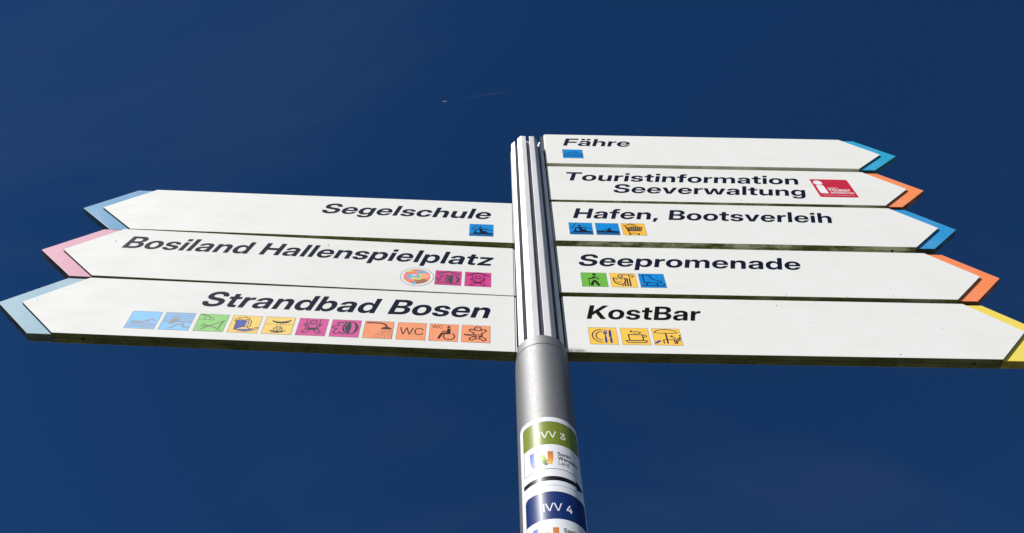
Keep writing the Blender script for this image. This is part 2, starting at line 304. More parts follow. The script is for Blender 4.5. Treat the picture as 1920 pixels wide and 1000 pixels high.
# ---------------------------------------------------------------- lettering
FONT = json.loads(r'''{"B":{" ":[275,[]],",":[275,[[39,-157,1,75,123,1,221,123,1,145,-157,1]]],"3":[660,[[328,-12,1,236,-12,0,109,59,0,43,177,0,43,247,1,194,247,1,194,206,0,227,145,0,287,111,0,327,111,1,365,111,0,423,143,0,455,200,0,455,237,1,455,273,0,420,326,0,356,354,0,311,354,1,209,354,1,209,449,1,385,616,1,385,617,1,85,617,1,85,745,1,572,745,1,572,622,1,336,403,1,336,436,1,427,444,0,548,394,0,608,296,0,608,232,1,608,160,0,538,50,0,413,-12,0]]],"4":[660,[[22,159,1,22,281,1,347,745,1,505,745,1,183,283,1,183,282,1,638,282,1,638,159,1],[393,0,1,393,196,1,393,251,1,393,464,1,540,464,1,540,0,1]]],"A":[735,[[4,0,1,265,745,1,471,745,1,731,0,1,555,0,1,441,356,1,418,429,0,373,584,0,346,680,1,390,680,1,363,584,0,317,429,0,294,356,1,176,0,1],[172,158,1,172,285,1,563,285,1,563,158,1]]],"B":[661,[[54,0,1,54,745,1,355,745,1,436,745,0,548,697,0,606,611,0,606,554,1,606,511,0,573,444,0,513,400,0,472,390,1,472,389,1,518,385,0,591,340,0,634,263,0,634,210,1,634,148,0,574,53,0,457,0,0,373,0,1],[210,124,1,350,124,1,407,124,0,471,174,0,471,220,1,471,250,0,443,294,0,390,318,0,352,318,1,210,318,1],[210,437,1,342,437,1,375,437,0,422,459,0,448,501,0,448,529,1,448,571,0,391,621,0,342,621,1,210,621,1]]],"E":[625,[[54,0,1,54,745,1,593,745,1,593,609,1,213,609,1,213,442,1,564,442,1,564,310,1,213,310,1,213,136,1,593,136,1,593,0,1]]],"F":[598,[[54,0,1,54,745,1,576,745,1,576,609,1,213,609,1,213,431,1,552,431,1,552,299,1,213,299,1,213,0,1]]],"G":[754,[[386,-12,1,280,-12,0,120,84,0,30,257,0,30,372,1,30,492,0,123,664,0,283,757,0,383,757,1,448,757,0,561,719,0,649,650,0,706,554,0,712,495,1,551,495,1,545,523,0,517,568,0,475,600,0,421,617,0,388,617,1,327,617,0,238,557,0,190,448,0,190,372,1,190,297,0,238,187,0,328,128,0,390,128,1,442,128,0,519,167,0,562,235,0,562,281,1,599,278,1,402,278,1,402,398,1,718,398,1,718,302,1,718,209,0,633,68,0,483,-12,0]]],"H":[736,[[54,0,1,54,745,1,213,745,1,213,448,1,523,448,1,523,745,1,682,745,1,682,0,1,523,0,1,523,312,1,213,312,1,213,0,1]]],"I":[267,[[54,0,1,54,745,1,213,745,1,213,0,1]]],"K":[706,[[169,151,1,169,347,1,195,378,0,246,440,0,297,501,0,322,532,1,503,745,1,693,745,1,379,380,1,366,380,1],[54,0,1,54,745,1,213,745,1,213,544,1,213,353,1,213,277,1,213,0,1],[518,0,1,299,334,1,395,455,1,701,0,1]]],"M":[918,[[54,0,1,54,745,1,287,745,1,404,409,1,412,385,0,433,315,0,455,238,0,474,168,0,480,145,1,440,145,1,446,168,0,465,238,0,487,315,0,508,385,0,515,409,1,631,745,1,864,745,1,864,0,1,708,0,1,708,348,1,708,373,0,710,443,0,712,523,0,714,605,0,715,642,1,733,642,1,722,602,0,698,518,0,674,438,0,654,371,0,646,348,1,524,0,1,395,0,1,271,348,1,264,371,0,243,438,0,219,518,0,193,602,0,181,642,1,204,642,1,204,605,0,206,523,0,209,443,0,210,373,0,210,348,1,210,0,1]]],"N":[744,[[54,0,1,54,745,1,221,745,1,455,372,1,466,355,0,500,295,0,538,227,0,555,196,1,537,154,1,535,189,0,532,279,0,531,362,0,531,385,1,531,745,1,690,745,1,690,0,1,523,0,1,310,338,1,297,360,0,255,430,0,205,519,0,178,568,1,206,585,1,209,531,0,212,434,0,213,360,0,213,339,1,213,0,1]]],"O":[765,[[383,-12,1,282,-12,0,123,81,0,30,253,0,30,372,1,30,492,0,123,664,0,282,757,0,383,757,1,483,757,0,642,664,0,735,492,0,735,372,1,735,253,0,642,81,0,483,-12,0],[383,128,1,439,128,0,526,185,0,575,294,0,575,372,1,575,450,0,526,560,0,439,617,0,383,617,1,326,617,0,240,560,0,190,450,0,190,372,1,190,294,0,240,185,0,326,128,0]]],"P":[648,[[54,0,1,54,745,1,350,745,1,434,745,0,558,685,0,624,575,0,624,499,1,624,424,0,557,313,0,433,253,0,348,253,1,143,253,1,143,386,1,340,386,1,380,386,0,437,414,0,469,465,0,469,499,1,469,534,0,437,584,0,380,612,0,340,612,1,213,612,1,213,0,1]]],"R":[667,[[54,0,1,54,745,1,354,745,1,438,745,0,562,685,0,628,575,0,628,499,1,628,425,0,558,317,0,431,258,0,345,258,1,150,258,1,150,385,1,344,385,1,384,385,0,442,413,0,473,465,0,473,499,1,473,534,0,441,585,0,384,613,0,344,613,1,213,613,1,213,0,1],[475,0,1,306,337,1,472,337,1,645,0,1]]],"S":[671,[[339,-12,1,243,-12,0,107,49,0,35,164,0,35,245,1,188,245,1,189,205,0,226,148,0,293,118,0,340,118,1,382,118,0,444,141,0,479,183,0,479,211,1,479,234,0,452,269,0,393,295,0,346,305,1,268,322,1,158,345,0,49,449,0,49,529,1,49,598,0,121,700,0,249,757,0,334,757,1,421,757,0,547,699,0,616,591,0,619,516,1,470,516,1,466,568,0,394,627,0,335,627,1,298,627,0,241,604,0,208,564,0,208,537,1,208,515,0,234,482,0,290,458,0,335,448,1,406,433,1,466,420,0,553,383,0,609,331,0,636,264,0,636,221,1,636,149,0,565,44,0,431,-12,0]]],"T":[652,[[22,609,1,22,745,1,630,745,1,630,609,1,406,609,1,406,0,1,247,0,1,247,609,1]]],"U":[721,[[361,-12,1,267,-12,0,129,57,0,52,179,0,52,260,1,52,745,1,208,745,1,208,273,1,208,230,0,246,163,0,315,125,0,361,125,1,407,125,0,475,163,0,513,230,0,513,273,1,513,745,1,669,745,1,669,260,1,669,179,0,592,57,0,454,-12,0]]],"W":[1025,[[204,0,1,4,745,1,174,745,1,259,383,1,270,336,0,288,242,0,306,148,0,315,101,1,282,101,1,291,148,0,310,242,0,331,336,0,342,383,1,432,745,1,593,745,1,682,383,1,693,336,0,714,242,0,733,148,0,742,101,1,709,101,1,718,148,0,736,242,0,755,336,0,765,383,1,850,745,1,1020,745,1,820,0,1,643,0,1,539,401,1,528,445,0,506,554,0,490,624,1,534,624,1,518,554,0,496,445,0,485,401,1,381,0,1]]],"a":[569,[[213,-9,1,160,-9,0,78,26,0,31,96,0,31,148,1,31,193,0,64,253,0,121,290,0,196,309,0,237,313,1,285,317,0,342,326,0,367,343,0,367,360,1,367,363,1,367,382,0,347,411,0,310,427,0,284,427,1,257,427,0,217,410,0,194,380,0,192,360,1,49,360,1,52,415,0,110,495,0,215,539,0,288,539,1,343,539,0,429,514,0,487,467,0,518,400,0,518,358,1,518,0,1,369,0,1,369,74,1,367,74,1,353,48,0,311,11,0,253,-9,0],[256,95,1,290,95,0,341,121,0,368,164,0,368,192,1,368,244,1,362,241,0,341,235,0,314,229,0,282,224,0,265,221,1,240,217,0,200,201,0,177,174,0,177,153,1,177,135,0,196,109,0,232,95,0]]],"b":[615,[[358,-11,1,323,-11,0,264,9,0,217,50,0,202,81,1,201,81,1,201,0,1,51,0,1,51,745,1,203,745,1,203,455,1,204,455,1,221,484,0,267,521,0,325,539,0,359,539,1,427,539,0,529,470,0,586,346,0,586,265,1,586,182,0,530,58,0,427,-11,0],[318,112,1,353,112,0,404,148,0,432,216,0,432,265,1,432,313,0,404,380,0,353,416,0,318,416,1,281,416,0,227,379,0,196,311,0,196,265,1,196,219,0,227,150,0,281,112,0]]],"c":[571,[[295,-12,1,215,-12,0,95,58,0,28,182,0,28,264,1,28,345,0,95,470,0,215,540,0,295,540,1,348,540,0,436,509,0,502,452,0,542,375,0,545,329,1,398,329,1,395,349,0,379,381,0,354,405,0,319,417,0,297,417,1,261,417,0,210,380,0,182,311,0,182,264,1,182,217,0,210,148,0,261,111,0,297,111,1,319,111,0,353,123,0,378,147,0,394,180,0,397,201,1,545,201,1,543,154,0,505,77,0,438,20,0,348,-12,0]]],"d":[615,[[257,-11,1,188,-11,0,85,58,0,28,182,0,28,265,1,28,346,0,86,470,0,189,539,0,256,539,1,290,539,0,348,521,0,394,484,0,410,455,1,411,455,1,411,745,1,563,745,1,563,0,1,413,0,1,413,81,1,412,81,1,398,50,0,351,9,0,292,-11,0],[297,112,1,333,112,0,388,150,0,418,219,0,418,265,1,418,311,0,388,379,0,333,416,0,297,416,1,262,416,0,210,380,0,182,313,0,182,265,1,182,216,0,210,148,0,262,112,0]]],"e":[577,[[294,-12,1,214,-12,0,94,59,0,28,184,0,28,264,1,28,344,0,95,469,0,213,540,0,289,540,1,348,540,0,444,500,0,513,427,0,551,327,0,551,267,1,551,226,1,82,226,1,82,322,1,478,322,1,409,300,1,409,338,0,381,395,0,329,425,0,293,425,1,257,425,0,205,395,0,177,338,0,177,300,1,177,233,1,177,193,0,205,134,0,260,101,0,299,101,1,327,101,0,371,117,0,400,147,0,407,166,1,546,166,1,536,114,0,465,34,0,359,-12,0]]],"f":[385,[[365,528,1,365,409,1,9,409,1,9,528,1],[105,0,1,105,595,1,105,645,0,143,711,0,221,745,0,279,745,1,306,745,0,355,745,0,365,745,1,365,626,1,358,626,0,326,626,0,314,626,1,283,626,0,257,600,0,257,569,1,257,0,1]]],"g":[615,[[303,-216,1,227,-216,0,121,-173,0,62,-95,0,54,-44,1,201,-44,1,206,-63,0,234,-90,0,276,-105,0,303,-105,1,356,-105,0,412,-47,0,412,9,1,412,90,1,412,90,1,397,59,0,350,19,0,292,1,0,257,1,1,188,1,0,85,69,0,28,190,0,28,268,1,28,348,0,86,470,0,189,539,0,256,539,1,290,539,0,348,520,0,396,481,0,412,452,1,413,452,1,413,528,1,563,528,1,563,22,1,563,-62,0,498,-167,0,381,-216,0],[297,122,1,333,122,0,388,158,0,418,226,0,418,270,1,418,316,0,388,382,0,333,419,0,297,419,1,262,419,0,210,384,0,182,318,0,182,270,1,182,223,0,210,157,0,262,122,0]]],"h":[603,[[203,292,1,203,0,1,51,0,1,51,745,1,203,745,1,203,390,1,176,390,1,201,460,0,294,539,0,367,539,1,423,539,0,506,490,0,551,397,0,551,331,1,551,0,1,399,0,1,399,302,1,399,354,0,350,408,0,304,408,1,274,408,0,229,383,0,203,332,0]]],"i":[255,[[51,0,1,51,528,1,203,528,1,203,0,1],[48,598,1,48,745,1,207,745,1,207,598,1]]],"k":[567,[[189,149,1,189,329,1,205,329,1,385,528,1,563,528,1,325,261,1,289,261,1],[51,0,1,51,745,1,203,745,1,203,0,1],[396,0,1,233,227,1,334,334,1,574,0,1]]],"l":[259,[[54,0,1,54,765,1,205,765,1,205,0,1]]],"m":[909,[[51,0,1,51,528,1,198,528,1,198,408,1,189,408,1,203,453,0,254,511,0,321,539,0,358,539,1,419,539,0,508,470,0,517,408,1,502,408,1,512,449,0,563,508,0,637,539,0,680,539,1,731,539,0,811,495,0,857,410,0,857,350,1,857,0,1,705,0,1,705,321,1,705,367,0,655,414,0,618,414,1,590,414,0,550,389,0,527,346,0,527,317,1,527,0,1,381,0,1,381,325,1,381,365,0,333,414,0,295,414,1,270,414,0,228,390,0,203,344,0,203,311,1,203,0,1]]],"n":[603,[[203,292,1,203,0,1,51,0,1,51,528,1,201,528,1,201,390,1,176,390,1,201,460,0,294,539,0,367,539,1,423,539,0,506,490,0,551,397,0,551,331,1,551,0,1,399,0,1,399,302,1,399,354,0,350,408,0,304,408,1,274,408,0,229,383,0,203,332,0]]],"o":[597,[[299,-12,1,218,-12,0,96,57,0,28,181,0,28,264,1,28,347,0,96,471,0,218,540,0,299,540,1,379,540,0,501,471,0,569,347,0,569,264,1,569,181,0,501,57,0,379,-12,0],[299,111,1,333,111,0,386,147,0,415,216,0,415,264,1,415,312,0,386,380,0,333,417,0,299,417,1,264,417,0,211,381,0,182,312,0,182,264,1,182,216,0,211,147,0,264,111,0]]],"p":[615,[[51,-209,1,51,528,1,201,528,1,201,457,1,203,457,1,219,484,0,266,521,0,325,539,0,359,539,1,427,539,0,529,470,0,586,346,0,586,265,1,586,182,0,530,58,0,427,-11,0,358,-11,1,323,-11,0,265,9,0,220,49,0,205,79,1,203,79,1,203,-209,1],[318,112,1,353,112,0,404,148,0,432,216,0,432,265,1,432,313,0,404,380,0,353,416,0,318,416,1,281,416,0,227,379,0,196,311,0,196,265,1,196,219,0,227,150,0,281,112,0]]],"r":[386,[[51,0,1,51,528,1,198,528,1,198,437,1,200,437,1,214,486,0,276,531,0,328,531,1,342,531,0,364,530,0,373,530,1,373,401,1,364,402,0,327,404,0,308,404,1,278,404,0,231,376,0,203,322,0,203,283,1,203,0,1]]],"s":[536,[[273,-13,1,204,-13,0,96,30,0,31,110,0,26,166,1,176,166,1,180,133,0,229,95,0,271,95,1,311,95,0,356,125,0,356,149,1,356,169,0,321,194,0,289,200,1,195,218,1,118,232,0,38,310,0,38,372,1,38,422,0,93,498,0,195,539,0,265,539,1,334,539,0,437,495,0,496,415,0,497,360,1,356,360,1,356,391,0,307,432,0,269,432,1,232,432,0,190,401,0,190,378,1,190,358,0,223,333,0,253,327,1,354,307,1,434,292,0,510,221,0,510,163,1,510,110,0,450,31,0,343,-13,0]]],"t":[382,[[360,528,1,360,409,1,9,409,1,9,528,1],[100,672,1,252,672,1,252,166,1,252,140,0,274,119,0,303,119,1,316,119,0,351,119,0,360,119,1,360,0,1,347,0,0,298,0,0,272,0,1,183,0,0,100,69,0,100,142,1]]],"u":[603,[[236,-11,1,180,-11,0,97,38,0,51,131,0,51,197,1,51,528,1,203,528,1,203,226,1,203,174,0,253,120,0,298,120,1,328,120,0,374,145,0,399,196,0,399,236,1,399,528,1,551,528,1,551,0,1,401,0,1,401,138,1,427,138,1,401,68,0,309,-11,0]]],"v":[571,[[200,0,1,5,528,1,165,528,1,250,271,1,265,223,0,292,129,0,306,81,1,270,81,1,283,129,0,310,223,0,324,271,1,408,528,1,566,528,1,370,0,1]]],"w":[844,[[168,0,1,5,528,1,165,528,1,212,347,1,226,290,0,252,168,0,266,109,1,245,109,1,260,168,0,289,290,0,304,347,1,354,528,1,490,528,1,539,347,1,554,290,0,583,168,0,598,109,1,577,109,1,590,168,0,616,290,0,630,347,1,677,528,1,839,528,1,676,0,1,518,0,1,458,207,1,449,238,0,432,301,0,416,366,0,408,397,1,436,397,1,428,366,0,411,301,0,395,238,0,386,207,1,324,0,1]]],"z":[539,[[48,0,1,48,102,1,308,406,1,308,408,1,48,408,1,48,528,1,487,528,1,487,420,1,233,121,1,233,120,1,491,120,1,491,0,1]]],"Ü":[721,[[361,-12,1,267,-12,0,129,57,0,52,179,0,52,260,1,52,745,1,208,745,1,208,273,1,208,230,0,246,163,0,315,125,0,361,125,1,407,125,0,475,163,0,513,230,0,513,273,1,513,745,1,669,745,1,669,260,1,669,179,0,592,57,0,454,-12,0],[396,817,1,396,962,1,549,962,1,549,817,1],[173,817,1,173,962,1,325,962,1,325,817,1]]],"ä":[569,[[213,-9,1,160,-9,0,78,26,0,31,96,0,31,148,1,31,193,0,64,253,0,121,290,0,196,309,0,237,313,1,285,317,0,342,326,0,367,343,0,367,360,1,367,363,1,367,382,0,347,411,0,310,427,0,284,427,1,257,427,0,217,410,0,194,380,0,192,360,1,49,360,1,52,415,0,110,495,0,215,539,0,288,539,1,343,539,0,429,514,0,487,467,0,518,400,0,518,358,1,518,0,1,369,0,1,369,74,1,367,74,1,353,48,0,311,11,0,253,-9,0],[256,95,1,290,95,0,341,121,0,368,164,0,368,192,1,368,244,1,362,241,0,341,235,0,314,229,0,282,224,0,265,221,1,240,217,0,200,201,0,177,174,0,177,153,1,177,135,0,196,109,0,232,95,0],[317,600,1,317,745,1,470,745,1,470,600,1],[94,600,1,94,745,1,246,745,1,246,600,1]]]},"L":{" ":[275,[]],"I":[236,[[74,0,1,74,745,1,162,745,1,162,0,1]]],"L":[547,[[74,0,1,74,745,1,162,745,1,162,78,1,522,78,1,522,0,1]]],"V":[667,[[285,0,1,10,745,1,103,745,1,265,292,1,279,255,0,319,134,0,349,43,1,324,43,1,353,134,0,394,255,0,406,292,1,565,745,1,657,745,1,385,0,1]]],"a":[529,[[224,-8,1,171,-8,0,88,28,0,40,99,0,40,152,1,40,197,0,75,253,0,134,286,0,210,303,0,250,308,1,301,315,0,359,323,0,384,339,0,384,359,1,384,364,1,384,394,0,356,439,0,303,465,0,265,465,1,228,465,0,171,440,0,137,397,0,135,370,1,51,370,1,53,418,0,108,494,0,203,538,0,265,538,1,311,538,0,385,513,0,438,467,0,466,403,0,466,364,1,466,0,1,384,0,1,384,76,1,382,76,1,372,57,0,335,18,0,272,-8,0],[235,66,1,287,66,0,353,104,0,384,165,0,384,201,1,384,267,1,379,263,0,352,255,0,314,247,0,269,240,0,246,237,1,214,233,0,159,213,0,125,177,0,125,147,1,125,122,0,152,86,0,201,66,0]]],"d":[578,[[265,-10,1,197,-10,0,93,59,0,36,183,0,36,264,1,36,346,0,93,469,0,197,538,0,265,538,1,300,538,0,363,518,0,415,478,0,431,448,1,432,448,1,432,745,1,515,745,1,515,0,1,434,0,1,434,82,1,433,82,1,414,51,0,362,10,0,300,-10,0],[278,65,1,327,65,0,400,114,0,439,204,0,439,264,1,439,325,0,400,414,0,327,464,0,278,464,1,232,464,0,160,418,0,120,329,0,120,264,1,120,199,0,160,110,0,232,65,0]]],"n":[559,[[146,310,1,146,0,1,63,0,1,63,528,1,144,528,1,144,400,1,121,400,1,146,472,0,239,538,0,302,538,1,356,538,0,444,491,0,496,399,0,496,329,1,496,0,1,413,0,1,413,323,1,413,391,0,347,462,0,286,462,1,248,462,0,184,430,0,146,364,0]]]},"R":{" ":[275,[]],".":[275,[[140,-8,1,112,-8,0,74,30,0,74,58,1,74,85,0,112,123,0,140,123,1,167,123,0,206,85,0,206,58,1,206,30,0,167,-8,0]]],"C":[742,[[390,-12,1,288,-12,0,134,85,0,47,258,0,47,372,1,47,487,0,134,660,0,288,757,0,390,757,1,448,757,0,551,722,0,633,655,0,687,562,0,697,503,1,598,503,1,590,543,0,552,603,0,497,645,0,429,667,0,390,667,1,315,667,0,205,593,0,144,461,0,144,372,1,144,283,0,205,151,0,315,78,0,390,78,1,429,78,0,497,100,0,551,141,0,590,202,0,599,241,1,697,241,1,688,183,0,633,90,0,552,24,0,449,-12,0]]],"D":[714,[[309,0,1,129,0,1,129,86,1,303,86,1,393,86,0,512,155,0,570,284,0,570,374,1,570,463,0,513,591,0,398,659,0,312,659,1,125,659,1,125,745,1,319,745,1,428,745,0,584,656,0,667,489,0,667,374,1,667,258,0,583,90,0,423,0,0],[173,745,1,173,0,1,76,0,1,76,745,1]]],"T":[635,[[30,659,1,30,745,1,606,745,1,606,659,1,367,659,1,367,0,1,270,0,1,270,659,1]]],"V":[683,[[287,0,1,13,745,1,116,745,1,273,306,1,287,266,0,328,139,0,357,46,1,332,46,1,360,140,0,401,266,0,415,306,1,567,745,1,670,745,1,400,0,1]]],"W":[985,[[216,0,1,13,745,1,113,745,1,229,291,1,239,254,0,256,179,0,272,104,0,279,66,1,267,66,1,274,104,0,291,179,0,308,254,0,318,291,1,438,745,1,548,745,1,666,291,1,676,254,0,694,179,0,711,104,0,718,66,1,704,66,1,712,104,0,728,179,0,746,254,0,755,291,1,872,745,1,972,745,1,768,0,1,656,0,1,528,470,1,515,520,0,492,623,0,481,679,1,503,679,1,492,624,0,470,521,0,456,470,1,329,0,1]]],"a":[543,[[225,-9,1,173,-9,0,89,28,0,40,100,0,40,153,1,40,199,0,76,257,0,136,290,0,212,308,0,251,313,1,302,319,0,361,326,0,386,343,0,386,363,1,386,367,1,386,396,0,360,440,0,309,465,0,272,465,1,236,465,0,181,441,0,148,401,0,145,377,1,53,383,1,59,432,0,119,505,0,213,544,0,272,544,1,315,544,0,390,522,0,446,477,0,478,410,0,478,365,1,478,0,1,387,0,1,387,75,1,384,75,1,374,55,0,336,16,0,273,-9,0],[241,70,1,291,70,0,355,107,0,387,166,0,387,200,1,387,267,1,381,262,0,353,254,0,314,246,0,270,240,0,250,237,1,220,233,0,166,214,0,133,179,0,133,149,1,133,124,0,160,89,0,208,70,0]]],"b":[593,[[323,-10,1,285,-10,0,223,13,0,175,54,0,158,82,1,155,82,1,155,0,1,65,0,1,65,745,1,158,745,1,158,455,1,160,455,1,175,481,0,222,521,0,285,544,0,323,544,1,392,544,0,496,475,0,554,350,0,554,267,1,554,184,0,496,59,0,393,-10,0],[308,71,1,354,71,0,422,118,0,460,206,0,460,267,1,460,329,0,423,417,0,354,463,0,308,463,1,259,463,0,189,414,0,152,327,0,152,267,1,152,209,0,189,120,0,260,71,0]]],"c":[549,[[288,-12,1,214,-12,0,101,59,0,39,184,0,39,266,1,39,348,0,101,475,0,214,546,0,288,546,1,333,546,0,409,519,0,469,471,0,507,406,0,514,366,1,422,360,1,417,383,0,395,421,0,361,448,0,316,464,0,288,464,1,238,464,0,169,414,0,132,324,0,132,266,1,132,208,0,169,120,0,238,70,0,288,70,1,317,70,0,361,85,0,394,113,0,416,151,0,421,175,1,514,169,1,508,130,0,469,64,0,409,15,0,332,-12,0]]],"d":[593,[[269,-10,1,201,-10,0,96,59,0,39,184,0,39,267,1,39,350,0,97,475,0,201,544,0,269,544,1,308,544,0,370,521,0,418,481,0,433,455,1,435,455,1,435,745,1,527,745,1,527,0,1,437,0,1,437,82,1,434,82,1,418,54,0,370,13,0,308,-10,0],[285,71,1,333,71,0,403,120,0,441,209,0,441,267,1,441,327,0,403,414,0,333,463,0,285,463,1,239,463,0,170,417,0,132,329,0,132,267,1,132,206,0,170,118,0,239,71,0]]],"e":[562,[[289,-12,1,211,-12,0,99,59,0,39,185,0,39,266,1,39,347,0,100,474,0,211,546,0,282,546,1,336,546,0,424,508,0,490,436,0,525,333,0,525,268,1,525,240,1,88,240,1,88,316,1,475,316,1,434,290,1,434,343,0,398,422,0,330,465,0,283,465,1,236,465,0,168,422,0,130,344,0,130,293,1,130,252,1,130,197,0,168,115,0,240,69,0,290,69,1,326,69,0,381,91,0,418,131,0,426,158,1,517,153,1,506,104,0,442,30,0,348,-12,0]]],"h":[574,[[158,313,1,158,0,1,65,0,1,65,745,1,158,745,1,158,404,1,134,404,1,160,477,0,252,544,0,316,544,1,371,544,0,458,498,0,509,404,0,509,334,1,509,0,1,416,0,1,416,326,1,416,392,0,352,461,0,294,461,1,256,461,0,194,430,0,158,364,0]]],"i":[223,[[65,0,1,65,535,1,158,535,1,158,0,1],[55,637,1,55,748,1,168,748,1,168,637,1]]],"m":[872,[[65,0,1,65,535,1,155,535,1,155,422,1,146,422,1,160,463,0,211,517,0,276,545,0,312,545,1,374,545,0,458,473,0,469,422,1,452,422,1,464,457,0,514,513,0,586,545,0,631,545,1,679,545,0,759,503,0,806,418,0,806,353,1,806,0,1,714,0,1,714,350,1,714,410,0,647,462,0,603,462,1,565,462,0,511,430,0,482,376,0,482,341,1,482,0,1,390,0,1,390,358,1,390,405,0,328,462,0,281,462,1,249,462,0,192,431,0,158,372,0,158,328,1,158,0,1]]],"n":[574,[[158,313,1,158,0,1,65,0,1,65,535,1,155,535,1,155,404,1,134,404,1,160,477,0,252,544,0,316,544,1,371,544,0,458,498,0,508,404,0,508,334,1,508,0,1,416,0,1,416,326,1,416,392,0,352,461,0,294,461,1,256,461,0,194,430,0,158,364,0]]],"o":[576,[[288,-12,1,214,-12,0,101,59,0,39,184,0,39,266,1,39,349,0,101,475,0,214,546,0,288,546,1,363,546,0,475,475,0,538,349,0,538,266,1,538,184,0,475,59,0,363,-12,0],[288,70,1,338,70,0,408,120,0,444,208,0,444,266,1,444,324,0,408,413,0,338,464,0,288,464,1,239,464,0,169,414,0,132,324,0,132,266,1,132,208,0,169,120,0,238,70,0]]],"r":[347,[[65,0,1,65,535,1,154,535,1,154,450,1,157,450,1,171,492,0,238,543,0,287,543,1,299,543,0,320,541,0,326,540,1,326,450,1,321,451,0,291,455,0,273,455,1,241,455,0,189,427,0,158,370,0,158,327,1,158,0,1]]],"s":[502,[[254,-12,1,196,-12,0,103,25,0,45,99,0,40,154,1,131,159,1,137,113,0,199,65,0,252,65,1,307,65,0,370,111,0,370,145,1,370,174,0,327,209,0,291,217,1,203,238,1,129,255,0,53,330,0,53,389,1,53,435,0,104,506,0,193,546,0,251,546,1,308,546,0,396,506,0,448,433,0,452,383,1,364,378,1,361,416,0,302,469,0,252,469,1,204,469,0,146,423,0,146,390,1,146,361,0,189,325,0,229,316,1,315,296,1,392,278,0,463,206,0,463,149,1,463,99,0,409,27,0,315,-12,0]]],"t":[328,[[300,535,1,300,457,1,8,457,1,8,535,1],[100,676,1,192,676,1,192,135,1,192,103,0,218,77,0,251,77,1,262,77,0,289,78,0,300,79,1,304,1,1,290,0,0,257,-2,0,242,-2,1,171,-2,0,100,62,0,100,125,1]]],"u":[574,[[258,-9,1,204,-9,0,116,37,0,65,131,0,65,201,1,65,535,1,158,535,1,158,209,1,158,143,0,223,74,0,280,74,1,318,74,0,380,105,0,416,171,0,416,222,1,416,535,1,509,535,1,509,0,1,419,0,1,419,130,1,440,130,1,414,58,0,321,-9,0]]],"v":[540,[[222,0,1,17,535,1,116,535,1,229,229,1,244,187,0,271,104,0,284,63,1,259,63,1,272,104,0,298,187,0,313,229,1,425,535,1,523,535,1,318,0,1]]]}}''')

def flatten(c, n=4):
    pts = [(c[i], c[i + 1], c[i + 2]) for i in range(0, len(c), 3)]
    ex = []
    for i, p in enumerate(pts):
        q = pts[(i + 1) % len(pts)]
        ex.append(p)
        if not p[2] and not q[2]: ex.append(((p[0] + q[0]) / 2, (p[1] + q[1]) / 2, 1))
    k = next(i for i, p in enumerate(ex) if p[2])
    ex = ex[k:] + ex[:k]
    o = []
    i = 0
    while i < len(ex):
        p = ex[i]
        if p[2]:
            o.append((p[0], p[1])); i += 1
        else:
            a, b = o[-1], ex[(i + 1) % len(ex)]
            for t in range(1, n):
                t /= n
                o.append(((1 - t) ** 2 * a[0] + 2 * t * (1 - t) * p[0] + t * t * b[0], (1 - t) ** 2 * a[1] + 2 * t * (1 - t) * p[1] + t * t * b[1]))
            i += 1
    r = []
    for p in o:
        if not r or abs(p[0] - r[-1][0]) + abs(p[1] - r[-1][1]) > 0.4: r.append(p)
    if abs(r[0][0] - r[-1][0]) + abs(r[0][1] - r[-1][1]) < 0.4: r.pop()
    return r

def area(p): return sum(p[i - 1][0] * p[i][1] - p[i][0] * p[i - 1][1] for i in range(len(p))) / 2
def inside(pt, poly):
    c = False
    for i in range(len(poly)):
        (x1, y1), (x2, y2) = poly[i - 1], poly[i]
        if (y1 > pt[1]) != (y2 > pt[1]) and pt[0] < (x2 - x1) * (pt[1] - y1) / (y2 - y1) + x1: c = not c
    return c

_g = {}
def glyph(fs, ch):
    """triangles of one glyph: list of (verts, tris) in em/1024 units"""
    if (fs, ch) in _g: return _g[fs, ch]
    adv, cs = FONT[fs][ch]
    cs = [flatten(c) for c in cs]
    res = []
    if cs:
        from mathutils.geometry import delaunay_2d_cdt
        vs, es = [], []
        for c in cs:
            b0 = len(vs)
            vs += [Vector(p) for p in c]
            es += [(b0 + i, b0 + (i + 1) % len(c)) for i in range(len(c))]
        ov, oe, of, _1, _2, _3 = delaunay_2d_cdt(vs, es, [], 0, 0.01)
        keep = []
        for f in of:
            x = sum(ov[i].x for i in f) / len(f); y = sum(ov[i].y for i in f) / len(f)
            wn = 0
            for c in cs:
                for i in range(len(c)):
                    (x1, y1), (x2, y2) = c[i - 1], c[i]
                    if (y1 > y) != (y2 > y) and x < (x2 - x1) * (y - y1) / (y2 - y1) + x1: wn += 1 if y2 > y1 else -1
            if wn: keep.append(tuple(f))
        res.append(([(p.x, p.y) for p in ov], keep))
    _g[fs, ch] = (adv, res)
    return _g[fs, ch]

CAP = 1024 * 0.727
def text2d(s, fs, cap, x0, base, x1=None, slant=0.0, track=0.0):
    """returns list of (verts, tris) in board heights, ink fitted between x0 and x1"""
    k = cap / CAP
    pen = 0
    pcs = []
    for ch in s:
        adv, res = glyph(fs, ch)
        for v, t in res: pcs.append(([(pen + x, y) for x, y in v], t))
        pen += adv + track
    def bounds(sx):
        xs = [x * sx + y * k * slant for v, tt in pcs for q in tt for x, y in (v[q[0]], v[q[1]], v[q[2]])]
        return min(xs), max(xs)
    sx = k
    if x1 is not None:
        for _ in range(12):
            a_, b_ = bounds(sx)
            sx *= (x1 - x0) / (b_ - a_)
    a_, _b = bounds(sx)
    return [([(x * sx + y * k * slant - a_ + x0, y * k + base) for x, y in v], t) for v, t in pcs]

